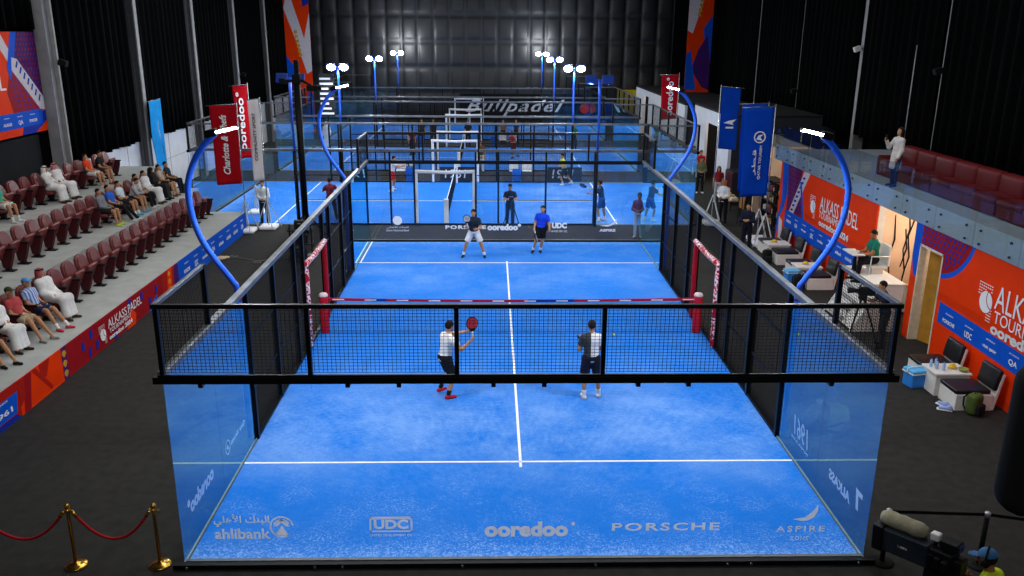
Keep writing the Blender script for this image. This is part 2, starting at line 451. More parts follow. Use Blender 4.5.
        imesh('cap', [ell(skull + hU*.012*s, np.array([.09, .108, .105])*s, Hd, cuts=((hc + hU*.045*s, -hU),)),
                      ell(hc + hU*.05*s + hF*sg*.12*s, np.array([.068, .075, .01])*s, Hd, k=.01)], min(res, .012), M(haircol), root, k=.02)
        if haircol != '15100d':
            imesh('hair', [ell(skull, np.array([.084, .1, .1])*s, Hd, cuts=((hc - hF*.0, hF), (hc - hU*.055*s, -hU)))], .014, hm('15100d'), root)
    elif hair in ('ghutra', 'hijab'):
        c = [(hc + hF*.03*s - hU*.01*s, nrm(hF*.95 - hU*.32))] if hair == 'ghutra' else [(hc + hF*.075*s, nrm(hF*.98 - hU*.2))]
        pr = [ell(skull, np.array([.096, .112, .108])*s, Hd, cuts=c), cone(hc - hF*.05*s, nb - Fw*.07*s - U*.14*s, .095*s, .12*s, Rt, .8)]
        for sg in (-1, 1): pr.append(cone(hc + hR*sg*.06*s - hF*.01*s, nb + Rt*sg*.11*s - U*.12*s + Fw*.03*s, .042*s, .06*s))
        imesh('headscarf', pr, .014, M(haircol), root, k=.04)
        if hair == 'ghutra':
            mb = MB(); ring = []
            for q in range(2):
                mb.tube([tuple(skull + hU*(.045 + .016*q)*s + (hR*math.cos(a)*.092 + hF*math.sin(a)*.108)*s) for a in np.linspace(0, 2*PI, 20)[:-1]], .0105*s, 6, closed=True)
            mb.build('headband', mat('agal', '0a0a0c', .8), root, smooth=True)
    if beard:
        imesh('beard', [ell(hc - hU*.064*s + hF*.034*s, np.array([.057, .064, .055])*s, Hd, cuts=((hc - hU*.062*s, nrm(hU*.9 + hF*.44)),))], .012, hm('120d0b'), root)
    if eyes:
        mb = MB()
        for sg in (-1, 1):
            e = MB(); p = hc + hF*.078*s + hR*sg*.032*s + hU*.018*s
            e.lathe([(0, -.008), (.006, -.006), (.009, 0), (.006, .006), (0, .008)], 8, tuple(p)); e.build('eye', mat('eye', '18120f', .3), root, smooth=True)
    ca, sa = math.cos(math.radians(face)), math.sin(math.radians(face))
    def W(v): return Vector((loc[0] + ca*v[0] - sa*v[1], loc[1] + sa*v[0] + ca*v[1], loc[2] + v[2]))
    def D(v): return Vector((ca*v[0] - sa*v[1], sa*v[0] + ca*v[1], v[2]))
    root['_h'] = 0; del root['_h']
    return dict(root=root, L=(W(hands[0][0]),) + tuple(D(v) for v in hands[0][1:]), R=(W(hands[1][0]),) + tuple(D(v) for v in hands[1][1:]), head=W(hc), s=s, W=W, D=D)
# ------------------------------------------------------------------ base materials
BLACK = mat('black_steel', '0b0c0f', .45, .3, var=.15)
BLACKM = mat('matt_black', '0a0a0b', .8, var=.15)
RAIL = mat('worn_grey_rail', '6f7378', .45, .5, var=.25, scale=3)
WHITE = mat('white_paint', 'e6e6e4', .5, var=.04)
LINE = mat('white_line', 'eef1f5', .8, var=.05)
INK = mat('white_print', 'e9ecf0', .7, var=.0)
INKG = vinyl_mat('grey_print', 'f8f8fa', .6)
CHROME = mat('polished_steel', 'b9bcc0', .25, .9, var=.05)
RED = mat('red_pad', 'b8142c', .55, var=.12)
def printed_pad():
    m = mat('printed_pad', 'd8707f', .55, var=.0); nt = m.node_tree; b = nt.nodes['Principled BSDF']
    tc = nt.nodes.new('ShaderNodeTexCoord'); v = nt.nodes.new('ShaderNodeTexNoise'); v.inputs['Scale'].default_value = 7; v.inputs['Detail'].default_value = 1
    r = nt.nodes.new('ShaderNodeValToRGB'); r.color_ramp.interpolation = 'CONSTANT'; e = r.color_ramp.elements
    e[0].position = 0; e[0].color = srgb('b3142c'); e[1].position = .45; e[1].color = srgb('e9e2e6')
    for p_, c_ in ((.54, 'c21f38'), (.62, 'e6c3cc'), (.70, '27358c')):
        q = e.new(p_); q.color = srgb(c_)
    nt.links.new(tc.outputs['Object'], v.inputs['Vector']); nt.links.new(v.outputs['Fac'], r.inputs['Fac']); nt.links.new(r.outputs['Color'], b.inputs['Base Color']); return m
PINK = printed_pad()
BLUEP = mat('blue_pole', '1f57d4', .35, var=.06, spec=.5)
GLASS = glass_mat('court_glass', 2.0, (.99, .997, 1), (.11, .275, .05, .5), (.55, .94, 1))
GLASSR = glass_mat('rail_glass', 1.6, (.78, .82, .84), (.05, .3, .04, .2))
LAMP = emit_mat('led_white', 'f2f6ff', 60)
LAMPF = emit_mat('led_flood', 'f2f6ff', 120)

def turf_mat():
    m = bpy.data.materials.new('blue_turf'); m.use_nodes = True; nt = m.node_tree; b = nt.nodes['Principled BSDF']
    L = nt.links.new; N = nt.nodes.new
    tc = N('ShaderNodeTexCoord')
    def noise(sc, det, rough=.6):
        n = N('ShaderNodeTexNoise'); n.inputs['Scale'].default_value = sc; n.inputs['Detail'].default_value = det; n.inputs['Roughness'].default_value = rough
        L(tc.outputs['Object'], n.inputs['Vector']); return n.outputs['Fac']
    def math_(op, a, b_=None, clamp=False):
        q = N('ShaderNodeMath'); q.operation = op; q.use_clamp = clamp
        for i, x in enumerate((a, b_)):
            if x is None: continue
            if isinstance(x, (int, float)): q.inputs[i].default_value = x
            else: L(x, q.inputs[i])
        return q.outputs[0]
    def mr(x, a, b_, c=0., d=1.):
        q = N('ShaderNodeMapRange'); q.inputs[1].default_value = a; q.inputs[2].default_value = b_; q.inputs[3].default_value = c; q.inputs[4].default_value = d
        L(x, q.inputs[0]); return q.outputs[0]
    sep = N('ShaderNodeSeparateXYZ'); L(tc.outputs['Object'], sep.inputs[0])
    big = mr(noise(.55, 5, .65), .38, .66); fine = mr(noise(9, 6, .75), .42, .7); spk = mr(noise(34, 3, .7), .5, .72)
    # silica sand swept towards both ends and against the walls
    ends = math_('ABSOLUTE', math_('SUBTRACT', sep.outputs[1], 10.))
    # worn, sand-whitened belt behind the service area; loose sand swept against the end walls
    belt = math_('MULTIPLY', mr(sep.outputs[1], 9., 13., 1., .45), math_('MULTIPLY', mr(ends, 1.5, 5.0), mr(ends, 8.2, 6.2))); rim = mr(ends, 9.2, 9.97); tail = mr(ends, 7.0, 8.5)
    sand = math_('MULTIPLY', math_('ADD', math_('MULTIPLY', big, .75), math_('MULTIPLY', fine, .4)), math_('ADD', math_('MULTIPLY', belt, .62), .10))
    sand = math_('ADD', sand, math_('MULTIPLY', spk, math_('ADD', math_('ADD', math_('MULTIPLY', rim, 1.5), .10), math_('MULTIPLY', math_('MULTIPLY', tail, mr(noise(1.1, 4, .7), .45, .6)), .75))), True)
    sand = math_('MULTIPLY', math_('ADD', sand, math_('MULTIPLY', math_('MULTIPLY', mr(ends, 9.5, 9.95), fine), .9), True), .62)
    mx = N('ShaderNodeMix'); mx.data_type = 'RGBA'
    mx.inputs['A'].default_value = srgb('0270d6'); mx.inputs['B'].default_value = srgb('a6c9f2')
    L(sand, mx.inputs['Factor']); L(mx.outputs['Result'], b.inputs['Base Color'])
    b.inputs['Roughness'].default_value = .9; b.inputs['Specular IOR Level'].default_value = .15
    bp = N('ShaderNodeBump'); bp.inputs['Strength'].default_value = .35; bp.inputs['Distance'].default_value = .01
    L(noise(140, 2), bp.inputs['Height']); L(bp.outputs['Normal'], b.inputs['Normal'])
    MATS['turf'] = m; return m
TURF = turf_mat()

def carpet_mat():
    m = mat('dark_carpet', '2b2a28', .95, var=.22, scale=5, bump=.5, bscale=160, spec=.2)
    return m
CARPET = carpet_mat()

# ------------------------------------------------------------------ hall shell
struct(MB().box((-24, -20, -.3), (24, 68, 0)).build('floor', CARPET))
WALLB = mat('black_wall', '050608', .9, var=.2, spec=.05)
DUSK = mat('dark_navy_wall', '0e1016', .85, var=.2, scale=2)
WPANEL = mat('white_wall', 'd3d6da', .7, var=.06, scale=1.5)
mb = MB()
mb.box((-16.6, -20, 0), (-16.4, 66, 13.6)); struct(mb.build('wall_left', WALLB))
struct(MB().box((15.7, -20, 0), (15.9, 66, 13.6)).build('wall_right', WALLB))
struct(MB().box((-17, -20.2, 0), (16, -20, 13.6)).build('wall_behind', WALLB))
struct(MB().box((-17, -20, 13.6), (16, 66, 13.8)).build('ceiling', WALLB))
# quilted back wall: padded vinyl squares with sewn seams
def quilt():
    mb = MB(); cw, ch = 1.37, 2.18; z0 = 0.1
    nx, nz, k = 26, 6, 10
    o = len(mb.v)
    W = nx*k; Hh = nz*k
    for j in range(Hh + 1):
        for i in range(W + 1):
            u = (i / k) % 1; w = (j / k) % 1
            puff = (max(0, math.sin(PI*u)) * max(0, math.sin(PI*w)))**.3 if (i % k and j % k) else 0
            x = -17.8 + i/k*cw; z = z0 + j/k*ch
            mb.v.append((x, 65.3 - (.12*puff) + .015*math.sin(x*2.1 + z), z))
    for j in range(Hh):
        for i in range(W):
            a = j*(W + 1) + i; mb.f.append((a, a + 1, a + W + 2, a + W + 1)); mb.mi.append(0)
    m = mat('black_quilt_vinyl', '1d2025', .42, var=.15, scale=1.2, bump=.15, bscale=3, spec=.6)
    o = mb.build('wall_back', m, smooth=True)
    sd = o.modifiers.new('thick', 'SOLIDIFY'); sd.thickness = .1
    return struct(o)
quilt()
mb = MB(); mb.box((-1.5, 63.9, 0), (10.8, 64.1, 2.85))
for i in range(8): mb.box((-1.5 + i*1.54, 63.88, .05), (-1.46 + i*1.54, 63.9, 2.85), 1)
struct(mb.build('wall_back_low', [mat('slate_panel', '34373d', .7), mat('panel_seam', '0c0d0f', .9)]))
struct(MB().box((-17, 65.5, 0), (16, 65.8, 13.6)).build('wall_back_frame', WALLB))

# white lower wall at left beyond the stand, with panel joints
mb = MB()
mb.box((-16.4, 19.2, 0), (-16.15, 65, 2.72))
for y in np.arange(21.3, 64, 2.42): mb.box((-16.15, y, .1), (-16.138, y + .02, 2.7), 1)
mb.box((-16.15, 19.2, 1.5), (-16.138, 65, 1.515), 1)
struct(mb.build('wall_left_white', [WPANEL, mat('joint_grey', '8d9197', .8)]))
# dark lower wall behind the near seats
struct(MB().box((-16.4, -20, 0), (-16.2, 19.2, 4.0)).build('wall_left_navy', DUSK))

# columns; left ones have the lit outer edge painted in lighter grey
GREYD = mat('dark_grey_column', '55565a', .6, .2, var=.12, scale=3)
GREYC = mat('grey_column', '8c8c8c', .6, .2, var=.12, scale=3)
ti = 1
for y in (20.1, 27.6, 34.9, 42.2, 49.4, 56.6):
    mb = MB(); w = .15
    if y < 21: mb.box((-16.15, y - .3, 0), (-15.75, y + .1, 13.5), 2); mb.box((-15.75, y - .02, 0), (-15.62, y + .1, 13.5), 1)
    else: mb.box((-16.1, y - w, 0), (-15.98, y + w, 13.5)); mb.box((-15.78, y - w, 0), (-15.72, y + w, 13.5), 1); mb.box((-15.98, y - .05, 0), (-15.78, y + .05, 13.5))
    struct(mb.build('trim_%d' % ti, [GREYD, GREYC, mat('mid_grey_column', '86878a', .6, .1, var=.12, scale=3)], bevel=.006)); ti += 1
for y in (11.8, 19.05, 26.0, 33.2, 40.4, 47.4, 54.6):
    mb = MB(); w = .15
    mb.box((15.48, y - w, 0), (15.55, y + w, 13.5)); mb.box((15.1, y - w, 0), (15.17, y + w, 13.5)); mb.box((15.17, y - .13, 0), (15.48, y + .13, 13.5))
    struct(mb.build('trim_%d' % ti, GREYC, bevel=.006)); ti += 1

# pleated blackout curtains, one per bay
CURT = mat('black_curtain', '040506', .9, var=.2, scale=3, spec=.03)
def curtain(x, y0, y1, z0, z1, label, seed):
    r = np.random.default_rng(seed); mb = MB(); n = int((y1 - y0) / .07)
    ph = np.cumsum(r.uniform(.5, 1.0, n + 1)); amp = .06 + .05*r.random(n + 1)
    for j, z in enumerate((z0, z0 + 1.5, z0 + 4, z1)):
        for i in range(n + 1):
            mb.v.append((x + math.sin(ph[i]) * amp[i] * (1.15 - .1*j), y0 + (y1 - y0) * i / n, z + (.03*math.sin(ph[i]*.3) if j == 0 else 0)))
    for j in range(3):
        for i in range(n):
            a = j*(n + 1) + i; mb.f.append((a, a + 1, a + n + 2, a + n + 1)); mb.mi.append(0)
    o = mb.build('blackout_curtain', CURT, smooth=True)
    sd = o.modifiers.new('thick', 'SOLIDIFY'); sd.thickness = .015
    return tag(o, label, 'curtain', 'blackout curtains')
ys = [20.35, 27.6, 34.9, 42.2, 49.4, 56.6, 64.4]
names = ['first', 'second', 'third', 'fourth', 'fifth', 'sixth']
for i in range(6):
    curtain(-16.0, ys[i] + .25, ys[i+1] - .25, 2.74, 13, 'black pleated curtain on the left wall, %s bay beyond the orange poster' % names[i], i)
curtain(-16.02, 14, 19.7, 7.5, 13, 'black pleated curtain above the orange poster at far left', 77)
ys = [4.5, 11.8, 19.05, 26.0, 33.2, 40.4, 47.4, 54.6, 64.4]
names = ['bay nearest the camera', 'second bay, behind the maroon sofas', 'third bay, behind the standing woman', 'fourth bay from the camera', 'fifth bay from the camera', 'sixth bay from the camera', 'seventh bay from the camera', 'farthest bay']
for i in range(8):
    curtain(15.0, ys[i] + .25, ys[i+1] - .25, 3.38, 13, 'black pleated curtain on the right wall, ' + names[i], 20 + i)

# ------------------------------------------------------------------ stepped stand at left (terrace)
CONC = mat('grey_stand_floor', 'a9aca9', .85, var=.1, scale=2.5, bump=.1)
CONCD = mat('grey_riser', '5c5e60', .85, var=.1)
mb = MB()
mb.box((-12.4, -10, 0), (-10.06, 21.75, .75)); mb.box((-14.45, -10, 0), (-12.4, 23.6, 1.35)); mb.box((-16.2, -10, 0), (-14.45, 25.4, 1.95))
struct(mb.build('floor_terrace', CONC, bevel=.01))

# ------------------------------------------------------------------ right side: lower wall, alcove, balcony
CREAM = mat('warm_plaster', 'd9bba0', .8, var=.08, scale=2)
ORANGE = mat('orange_print', 'e63a08', .6, spec=.05, var=.06, scale=1.5)
CREAMW = mat('offwhite_wall', 'cfcac4', .75, var=.06)
mb = MB()
mb.box((10.25, -12, 0), (10.45, 8.42, 3.0)); mb.box((10.25, 9.5, 0), (10.45, 9.85, 3.0)); mb.box((10.25, 8.42, 2.5), (10.45, 9.5, 3.0))
mb.box((10.25, 12.1, 0), (10.45, 20.2, 3.0))
struct(mb.build('wall_right_lower', CREAMW))
mb = MB()                                                # alcove behind the umpire chair
mb.box((11.9, 9.0, 0), (12.05, 13.4, 3.0)); mb.box((10.45, 9.66, 0), (12.2, 9.8, 3.0)); mb.box((10.45, 12.15, 0), (12.2, 12.3, 3.0))
struct(mb.build('wall_alcove', CREAM))
mb = MB(); mb.box((10.45, 8.3, 0), (11.6, 8.4, 3.)); mb.box((11.6, 8.3, 0), (11.7, 9.66, 3.))
struct(mb.build('wall_doorway', CREAM))
mb = MB()
mb.box((10.3, -12, 3.0), (15.7, 21.0, 3.35))
struct(mb.build('floor_balcony', mat('balcony_floor', '9aa3aa', .6, var=.08)))
struct(MB().box((10.2, -12, 3.0), (10.3, 21.0, 3.40)).build('trim_%d' % ti, mat('balcony_edge', 'c4cdd2', .5, var=.05))); ti += 1
# far right: white booth walls with warm lit openings
mb = MB()
mb.box((10.6, 29.0, 0), (10.75, 31.2, 3.75)); mb.box((10.6, 33.6, 0), (10.75, 36.2, 3.75)); mb.box((10.6, 31.2, 3.1), (10.75, 33.6, 3.75))
pass
mb.box((10.9, 40, 0), (11.05, 52, 3.4)); mb.box((10.9, 54.0, 0), (11.05, 57.5, 3.4)); mb.box((10.9, 52, 3.0), (11.05, 54, 3.4))
pass
struct(mb.build('wall_booth', WPANEL))
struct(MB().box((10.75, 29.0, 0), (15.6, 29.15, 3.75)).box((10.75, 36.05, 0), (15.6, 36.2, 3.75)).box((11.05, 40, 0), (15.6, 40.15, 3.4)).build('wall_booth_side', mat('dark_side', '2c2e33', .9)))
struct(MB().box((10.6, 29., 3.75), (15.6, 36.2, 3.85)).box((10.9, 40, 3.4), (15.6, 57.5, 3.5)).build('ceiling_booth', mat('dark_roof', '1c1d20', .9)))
struct(MB().box((13.2, 29.15, 0), (13.35, 36.05, 3.7)).box((13.2, 46, 0), (13.35, 57, 3.4)).build('wall_booth_inner', CREAM))
struct(MB().box((10.5, 24.3, 0), (12.6, 24.42, 3.0)).build('wall_goods', CREAM))
struct(MB().box((12.6, 21.0, 0), (12.75, 29.0, 3.0)).build('wall_recess', mat('recess_grey', '8a8278', .8)))

# ------------------------------------------------------------------ padel courts
def court_turf(name, loc, rz):
    o = MB().box((-5.0, 0, 0), (5.0, 20, .012)).build(name, TURF, loc=loc, rot=(0, 0, rz)); struct(o)
    mb = MB(); z = (.012, .017)
    for y in (3.05, 16.95): mb.box((-5, y - .025, z[0]), (5, y + .025, z[1]))
    mb.box((-.025, 2.85, z[0]), (.025, 17.15, z[1]))
    mb.build('court_line', LINE, o); return o
T1 = court_turf('floor_turf', (0, 0, 0), 0)
MB().box((-4.97, 16.98, .012), (-4.92, 19.97, .017)).build('edge_line', LINE, T1)

def cage(label, padm, padm2, logos=True, t=.0048, pw=.05):
    """a court enclosure: posts, rails, glass, wire mesh and padded gate frames"""
    root = thing('padel_cage', (0, 0, 0), 0, label, 'court enclosure')
    P = .03
    def part(mb, name, m, **k): return mb.build(name, m, root, **k)
    # rails, ends
    for e, y in ((0, -.03), (1, 20.03)):
        sg = -1 if e == 0 else 1
        part(MB().box((-5.13, y - .06, 2.90), (5.13, y + .06, 3.0)).box((-5.06, y - .05, 3.0), (5.06, y - .02, 3.03)), 'beam', BLACK, bevel=.006)
        part(MB().box((-5.06, y - .03, 3.97), (5.06, y + .03, 4.03)), 'top_rail', BLACK, bevel=.005)
        mb = MB(); mb.box((-5.15, y - .1, 0), (5.15, y + .0, .075))
        o = part(mb, 'base_beam', BLACK, bevel=.005)
        mb = MB(); mb.box((-5.0, min(y, y - sg*.06), .0), (5.0, max(y, y - sg*.06) , .085)); mb.build('glass_channel', mat('grey_channel', '63666a', .5, .4), o)
        mb = MB()
        for x in (-4.95, -3.1, -2.7, -.95, 1.0, 2.95, 3.3, 4.9):
            mb.lathe([(0, 0), (.022, .004), (.022, .018), (0, .02)], 8, (0, 0, 0), M=Matrix.Translation((x, y + (-.1 if e == 0 else 0.0)*1, .04)) @ Matrix.Rotation(PI/2, 4, 'X'))
        mb.build('bolt', CHROME, o)
        for i in range(6):
            x = -5 + 2*i
            part(MB().box((x - P, y - .04, 3.0), (x + P, y + .04, 4.0)), 'mesh_post', BLACK, bevel=.005)
        for i in range(5):
            x = -5 + 2*i
            g = part(MB().box((x + .004, y - .006, .03), (x + 1.996, y + .006, 2.9)), 'glass_panel', GLASS)
            if e == 0:
                mb = MB()
                for q in (.5, 1.2): mb.box((x + q - .03, -.07, 2.84), (x + q + .03, .03, 2.91))
                mb.build('glass_clamp', BLACK, g)
            GP[(e, i)] = g
            part(MB().wires((x, y, 3.05), (2, 0, 0), (0, 0, .94), 34, 20, t), 'wire_mesh', BLACKM)
    for sx in (-1, 1):
        x = 5.03*sx
        part(MB().box((x - .06, 0, 2.95), (x + .06, 20, 3.05)), 'side_rail', RAIL, bevel=.008)
        part(MB().box((x - .04, 4, 0), (x + .04, 16, .07)), 'side_base', BLACK)
        for a, b in ((0, 4), (16, 20)): part(MB().box((x - .015, a, 0), (x + .015, b, .035)), 'side_channel', mat('pale_channel', '9aa8a2', .5, .3))
        for e, (a, b) in enumerate(((0, 2), (2, 4), (16, 18), (18, 20))):
            g = part(MB().box((x - .006, a + .004, .03), (x + .006, b - .004, 2.96)), 'glass_panel', GLASS)
            GP[('s', sx, e)] = g
        for a, b in ((0, 2), (18, 20)):
            part(MB().wires((x, a, 3.05), (0, 2, 0), (0, 0, .94), 34, 20, t), 'wire_mesh', BLACKM)
            part(MB().box((x - .03, a, 3.97), (x + .03, b, 4.03)), 'top_rail', RAIL, bevel=.005)
            c = b if a == 0 else a
            part(MB().box((x - .04, c - .04, 3.0), (x + .04, c + .04, 4.03)), 'mesh_post', BLACK, bevel=.005)
        for y in (4.05, 6, 7.9, 8.8, 11.25, 12.2, 14.1, 15.95):
            part(MB().box((x - pw, y - pw, 0), (x + pw, y + pw, 3.0)), 'fence_post', BLACK, bevel=.006)
        for a, b, z0 in ((4.1, 8.75, .07), (8.85, 11.2, 2.25), (11.3, 15.9, .07)):
            part(MB().wires((x, a, z0), (0, b - a, 0), (0, 0, 2.94 - z0), int((b - a)/.05), int((2.94 - z0)/.05), t), 'wire_mesh', BLACKM)
            if z0 < 1:
                part(MB().box((x - .015, a, 2.0), (x + .015, b, 2.03)).box((x - .015, a, 1.0), (x + .015, b, 1.03)), 'mid_rail', BLACK)
        # padded gate frame around the side entrance
        for y in (8.87, 11.18):
            part(MB().lathe([(.0, .02), (.055, .03), (.065, .1), (.065, 2.05), (.055, 2.1), (0, 2.11)], 12, (x - .06*sx, y, 0)), 'gate_pad', padm if y > 10 else padm2, smooth=True)
        mb = MB(); mb.tube([(x - .06*sx, 8.8, 2.16), (x - .06*sx, 10.0, 2.12), (x - .06*sx, 11.25, 2.16)], .07, 12); part(mb, 'gate_top_pad', padm2, smooth=True)
    return root
GP = {}
cage1 = cage('nearest padel court cage of black posts, clear glass panels and wire mesh', RED, PINK)
GP1 = dict(GP)

def padel_net(loc, rz, label, postm, tapes, padded):
    root = thing('padel_net', loc, rz, label, 'net')
    mb = MB()
    # sagging net
    n = 200; t = .003
    for i in range(n + 1):
        x = -4.83 + 9.66*i/n; zt = .88 + .05*(x/4.95)**2
        mb.box((x - t/2, -t/2, .03), (x + t/2, t/2, zt))
    for j in range(19):
        z = .03 + j*.047
        mb.box((-4.83, -t/2, z), (4.83, t/2, z + t))
    mb.build('net_mesh', BLACKM, root)
    mb = MB(); n = 24
    for i in range(n):
        x0 = -4.83 + 9.66*i/n; x1 = -4.83 + 9.66*(i+1)/n
        f = lambda x: .88 + .05*(x/4.95)**2
        m = tapes(i, n)
        vs = [(x0, -.012, f(x0) - .04), (x1, -.012, f(x1) - .04), (x1, .012, f(x1) - .04), (x0, .012, f(x0) - .04), (x0, -.012, f(x0) + .03), (x1, -.012, f(x1) + .03), (x1, .012, f(x1) + .03), (x0, .012, f(x0) + .03)]
        mb._add(vs, [(3,2,1,0),(4,5,6,7),(0,1,5,4),(1,2,6,5),(2,3,7,6),(3,0,4,7)], m)
    tp = mb.build('net_tape', [mat('tape_red', 'a8162e', .7), mat('tape_blue', '1a2f86', .7), mat('tape_white', 'e8e8e8', .7)], root)
    mb = MB(); mb.tube([(-4.83, 0, .03), (4.83, 0, .03)], .007, 6); mb.build('bottom_cord', BLACK, root)
    for sx in (-1, 1):
        if padded:
            p = MB().lathe([(.11, .02), (.115, .05), (.115, .95), (.1, 1.0)], 16, (4.83*sx, 0, 0)).build('post_pad', postm, root, smooth=True)
            MB().lathe([(.115, 1.0), (.12, 1.03), (.09, 1.08), (0, 1.1)], 16, (4.83*sx, 0, 0)).build('post_cap', mat('pale_cap', 'd8c8c8', .5), p, smooth=True)
        else:
            MB().rbox((4.83*sx - .09, -.09, 0), (4.83*sx + .09, .09, 1.02), .02).build('net_post', postm, root, smooth=False)
    return root
net1 = padel_net((0, 10, 0), 0, 'near court net with red and blue printed tape between red padded posts', RED, lambda i, n: 1 if 3 <= i <= 3 or 13 <= i <= 15 else 0, True)
# pale sponsor dashes on the tape
tp = [c for c in net1.children if c.name.startswith('net_tape')][0]
mb = MB()
for i in range(12):
    x = -4.6 + i*.82; z = .88 + .05*(x/4.95)**2
    mb.box((x, -.016, z - .018), (x + .3, -.0125, z + .008))
mb.build('tape_print', INK, tp)

# ---- the three courts behind, turned sideways
CY = [22.9, 36.75, 50.95]
ords = ['second', 'third', 'farthest']
WPAD = mat('white_pad', 'f3f5f7', .6, var=.05)
proto = None
for i, cy in enumerate(CY):
    lab = ords[i] + ' padel court cage, lying sideways behind the ' + ('nearest court' if i == 0 else 'second court' if i == 1 else 'third court')
    if i == 0:
        c = proto = cage(lab, WPAD, WPAD, t=.004, pw=.036)
    else: c = copy_tree(proto); c['label'] = lab
    c.location = (7.65, cy + 5, 0); c.rotation_euler = (0, 0, PI/2)
    court_turf('floor_turf', (7.65, cy + 5, 0), PI/2)
    padel_net((-2.35, cy + 5, 0), PI/2, ['second court net with white posts, running away from the camera', 'third court net behind the first sideways court', 'farthest court net, closest to the white lettered sign'][i], WPAD, lambda i, n: 2, False)
# sand-free dark plinth skirts between courts are part of the carpet floor
# ------------------------------------------------------------------ lettering and marks on the court glass
def circ(cx, cy, r, n=24, rx=None): return [(cx + (rx or r)*math.cos(2*PI*i/n), cy + r*math.sin(2*PI*i/n)) for i in range(n)]
def ring(mb, cx, cy, r0, r1, M, h0=.002, h1=.004, n=28, a0=0, a1=2*PI, mi=0):
    for i in range(n):
        a, b = a0 + (a1 - a0)*i/n, a0 + (a1 - a0)*(i + 1)/n
        mb.prism([(cx + r0*math.cos(a), cy + r0*math.sin(a)), (cx + r1*math.cos(a), cy + r1*math.sin(a)), (cx + r1*math.cos(b), cy + r1*math.sin(b)), (cx + r0*math.cos(b), cy + r0*math.sin(b))], h0, h1, M, mi)
def fr(o): return frame((o[0], o[1], o[2]), (1, 0, 0), (0, 0, 1))          # faces -y
GY = -.037
g = GP1[(0, 0)]
letters('lettering', 'ahlibank', .2, fr((-4.13, GY, .54)), INKG, g, bold=.004, w=.80, h=.17)
letters('arabic_lettering', '\ufef2\ufee0\ufeeb\ufef7\ufe8d \ufeda\ufee8\ufe92\ufedf\ufe8d', .2, fr((-4.13, GY, .76)), INKG, g, bold=.004, w=.80, h=.20)
mb = MB(); M = fr((-3.56, GY, .65))
ring(mb, 0, 0, .15, .175, M, n=24, a0=.15, a1=PI*2 - .9); ring(mb, 0, .0, .10, .125, M, n=20, a0=.4, a1=PI - .4)
mb.prism([(-.10, -.14), (.10, -.14), (0, .02)], .002, .004, M); mb.prism([(-.12, .01), (0, .13), (.12, .01), (.06, .01), (0, .07), (-.06, .01)], .002, .004, M)
mb.build('emblem', INKG, g)
g = GP1[(0, 1)]; M = fr((-1.985, GY, .68)); mb = MB()
for a in ((-.31, .105, .31, .125), (-.31, -.125, .31, -.105), (-.31, -.125, -.285, .125), (.285, -.125, .31, .125)): mb.box((a[0], a[1], .002), (a[2], a[3], .004), M=M)
mb.prism([(-.28, .1), (.28, .1), (.28, .085), (-.28, .085)], .002, .004, M); mb.build('logo_frame', INKG, g)
letters('lettering', 'UDC', .3, M, INKG, g, bold=.012, w=.50, h=.155)
letters('small_lettering', 'UNITED DEVELOPMENT CO.', .1, fr((-1.985, GY, .50)), INKG, g, w=.62, h=.035)
letters('lettering', 'ooredoo', .3, fr((-.02, GY, .585)), INKG, GP1[(0, 2)], bold=.014, w=1.22, h=.25)
mb = MB(); mb.prism(circ(.66, .67, .028, 14), .002, .004, fr((0, GY, 0))); mb.build('degree_dot', INKG, GP1[(0, 2)])
letters('lettering', 'PORSCHE', .3, fr((2.02, GY, .61)), INKG, GP1[(0, 3)], bold=.006, w=1.58, h=.13, space=1.2)
g = GP1[(0, 4)]
letters('lettering', 'ASPIRE', .3, fr((4.01, GY, .56)), INKG, g, w=.72, h=.095, space=1.3, bold=.003)
letters('small_lettering', 'ZONE', .1, fr((4.01, GY, .40)), INKG, g, w=.27, h=.06, space=1.3)
mb = MB(); mb.prism([(-.14, .02), (.03, .05), (.12, .13), (.2, .25), (.21, .15), (.16, .05), (.08, .0), (-.02, -.01)], .002, .004, fr((4.03, GY, .70))); mb.build('leaf_mark', INKG, g)
# side glass: printed on the outside, so mirrored from inside
def fl(y, z): return frame((-5.037, y, z), (0, -1, 0), (0, 0, 1))
def frr(y, z): return frame((5.037, y, z), (0, 1, 0), (0, 0, 1))
letters('lettering', 'ooredoo°', .3, fl(.98, .68), INK, GP1[('s', -1, 0)], bold=.014, w=1.2, h=.26)
letters('lettering', 'ALKASS', .3, frr(1.12, .60), INK, GP1[('s', 1, 0)], bold=.012, w=.86, h=.17, shear=.15)
mb = MB(); mb.prism([(-.12, .16), (.12, .16), (.05, -.16), (-.03, -.16), (.02, .08), (-.12, .08)], .002, .004, frr(.42, .74)); mb.build('emblem', INK, GP1[('s', 1, 0)])
letters('lettering', 'Qatar Airways', .3, fl(2.98, .66), INK, GP1[('s', -1, 1)], bold=.004, w=.85, h=.12)
mb = MB(); ring(mb, 0, 0, .11, .13, fl(2.38, .68)); mb.prism([(-.05, -.05), (.06, -.02), (.03, .07)], .002, .004, fl(2.38, .68)); mb.build('emblem', INK, GP1[('s', -1, 1)])
letters('lettering', '1961', .3, frr(2.9, .66), INK, GP1[('s', 1, 1)], w=.75, h=.36, shear=.3)
letters('small_lettering', 'THE PEARL ISLAND', .1, frr(2.9, .40), INK, GP1[('s', 1, 1)], w=.85, h=.045)
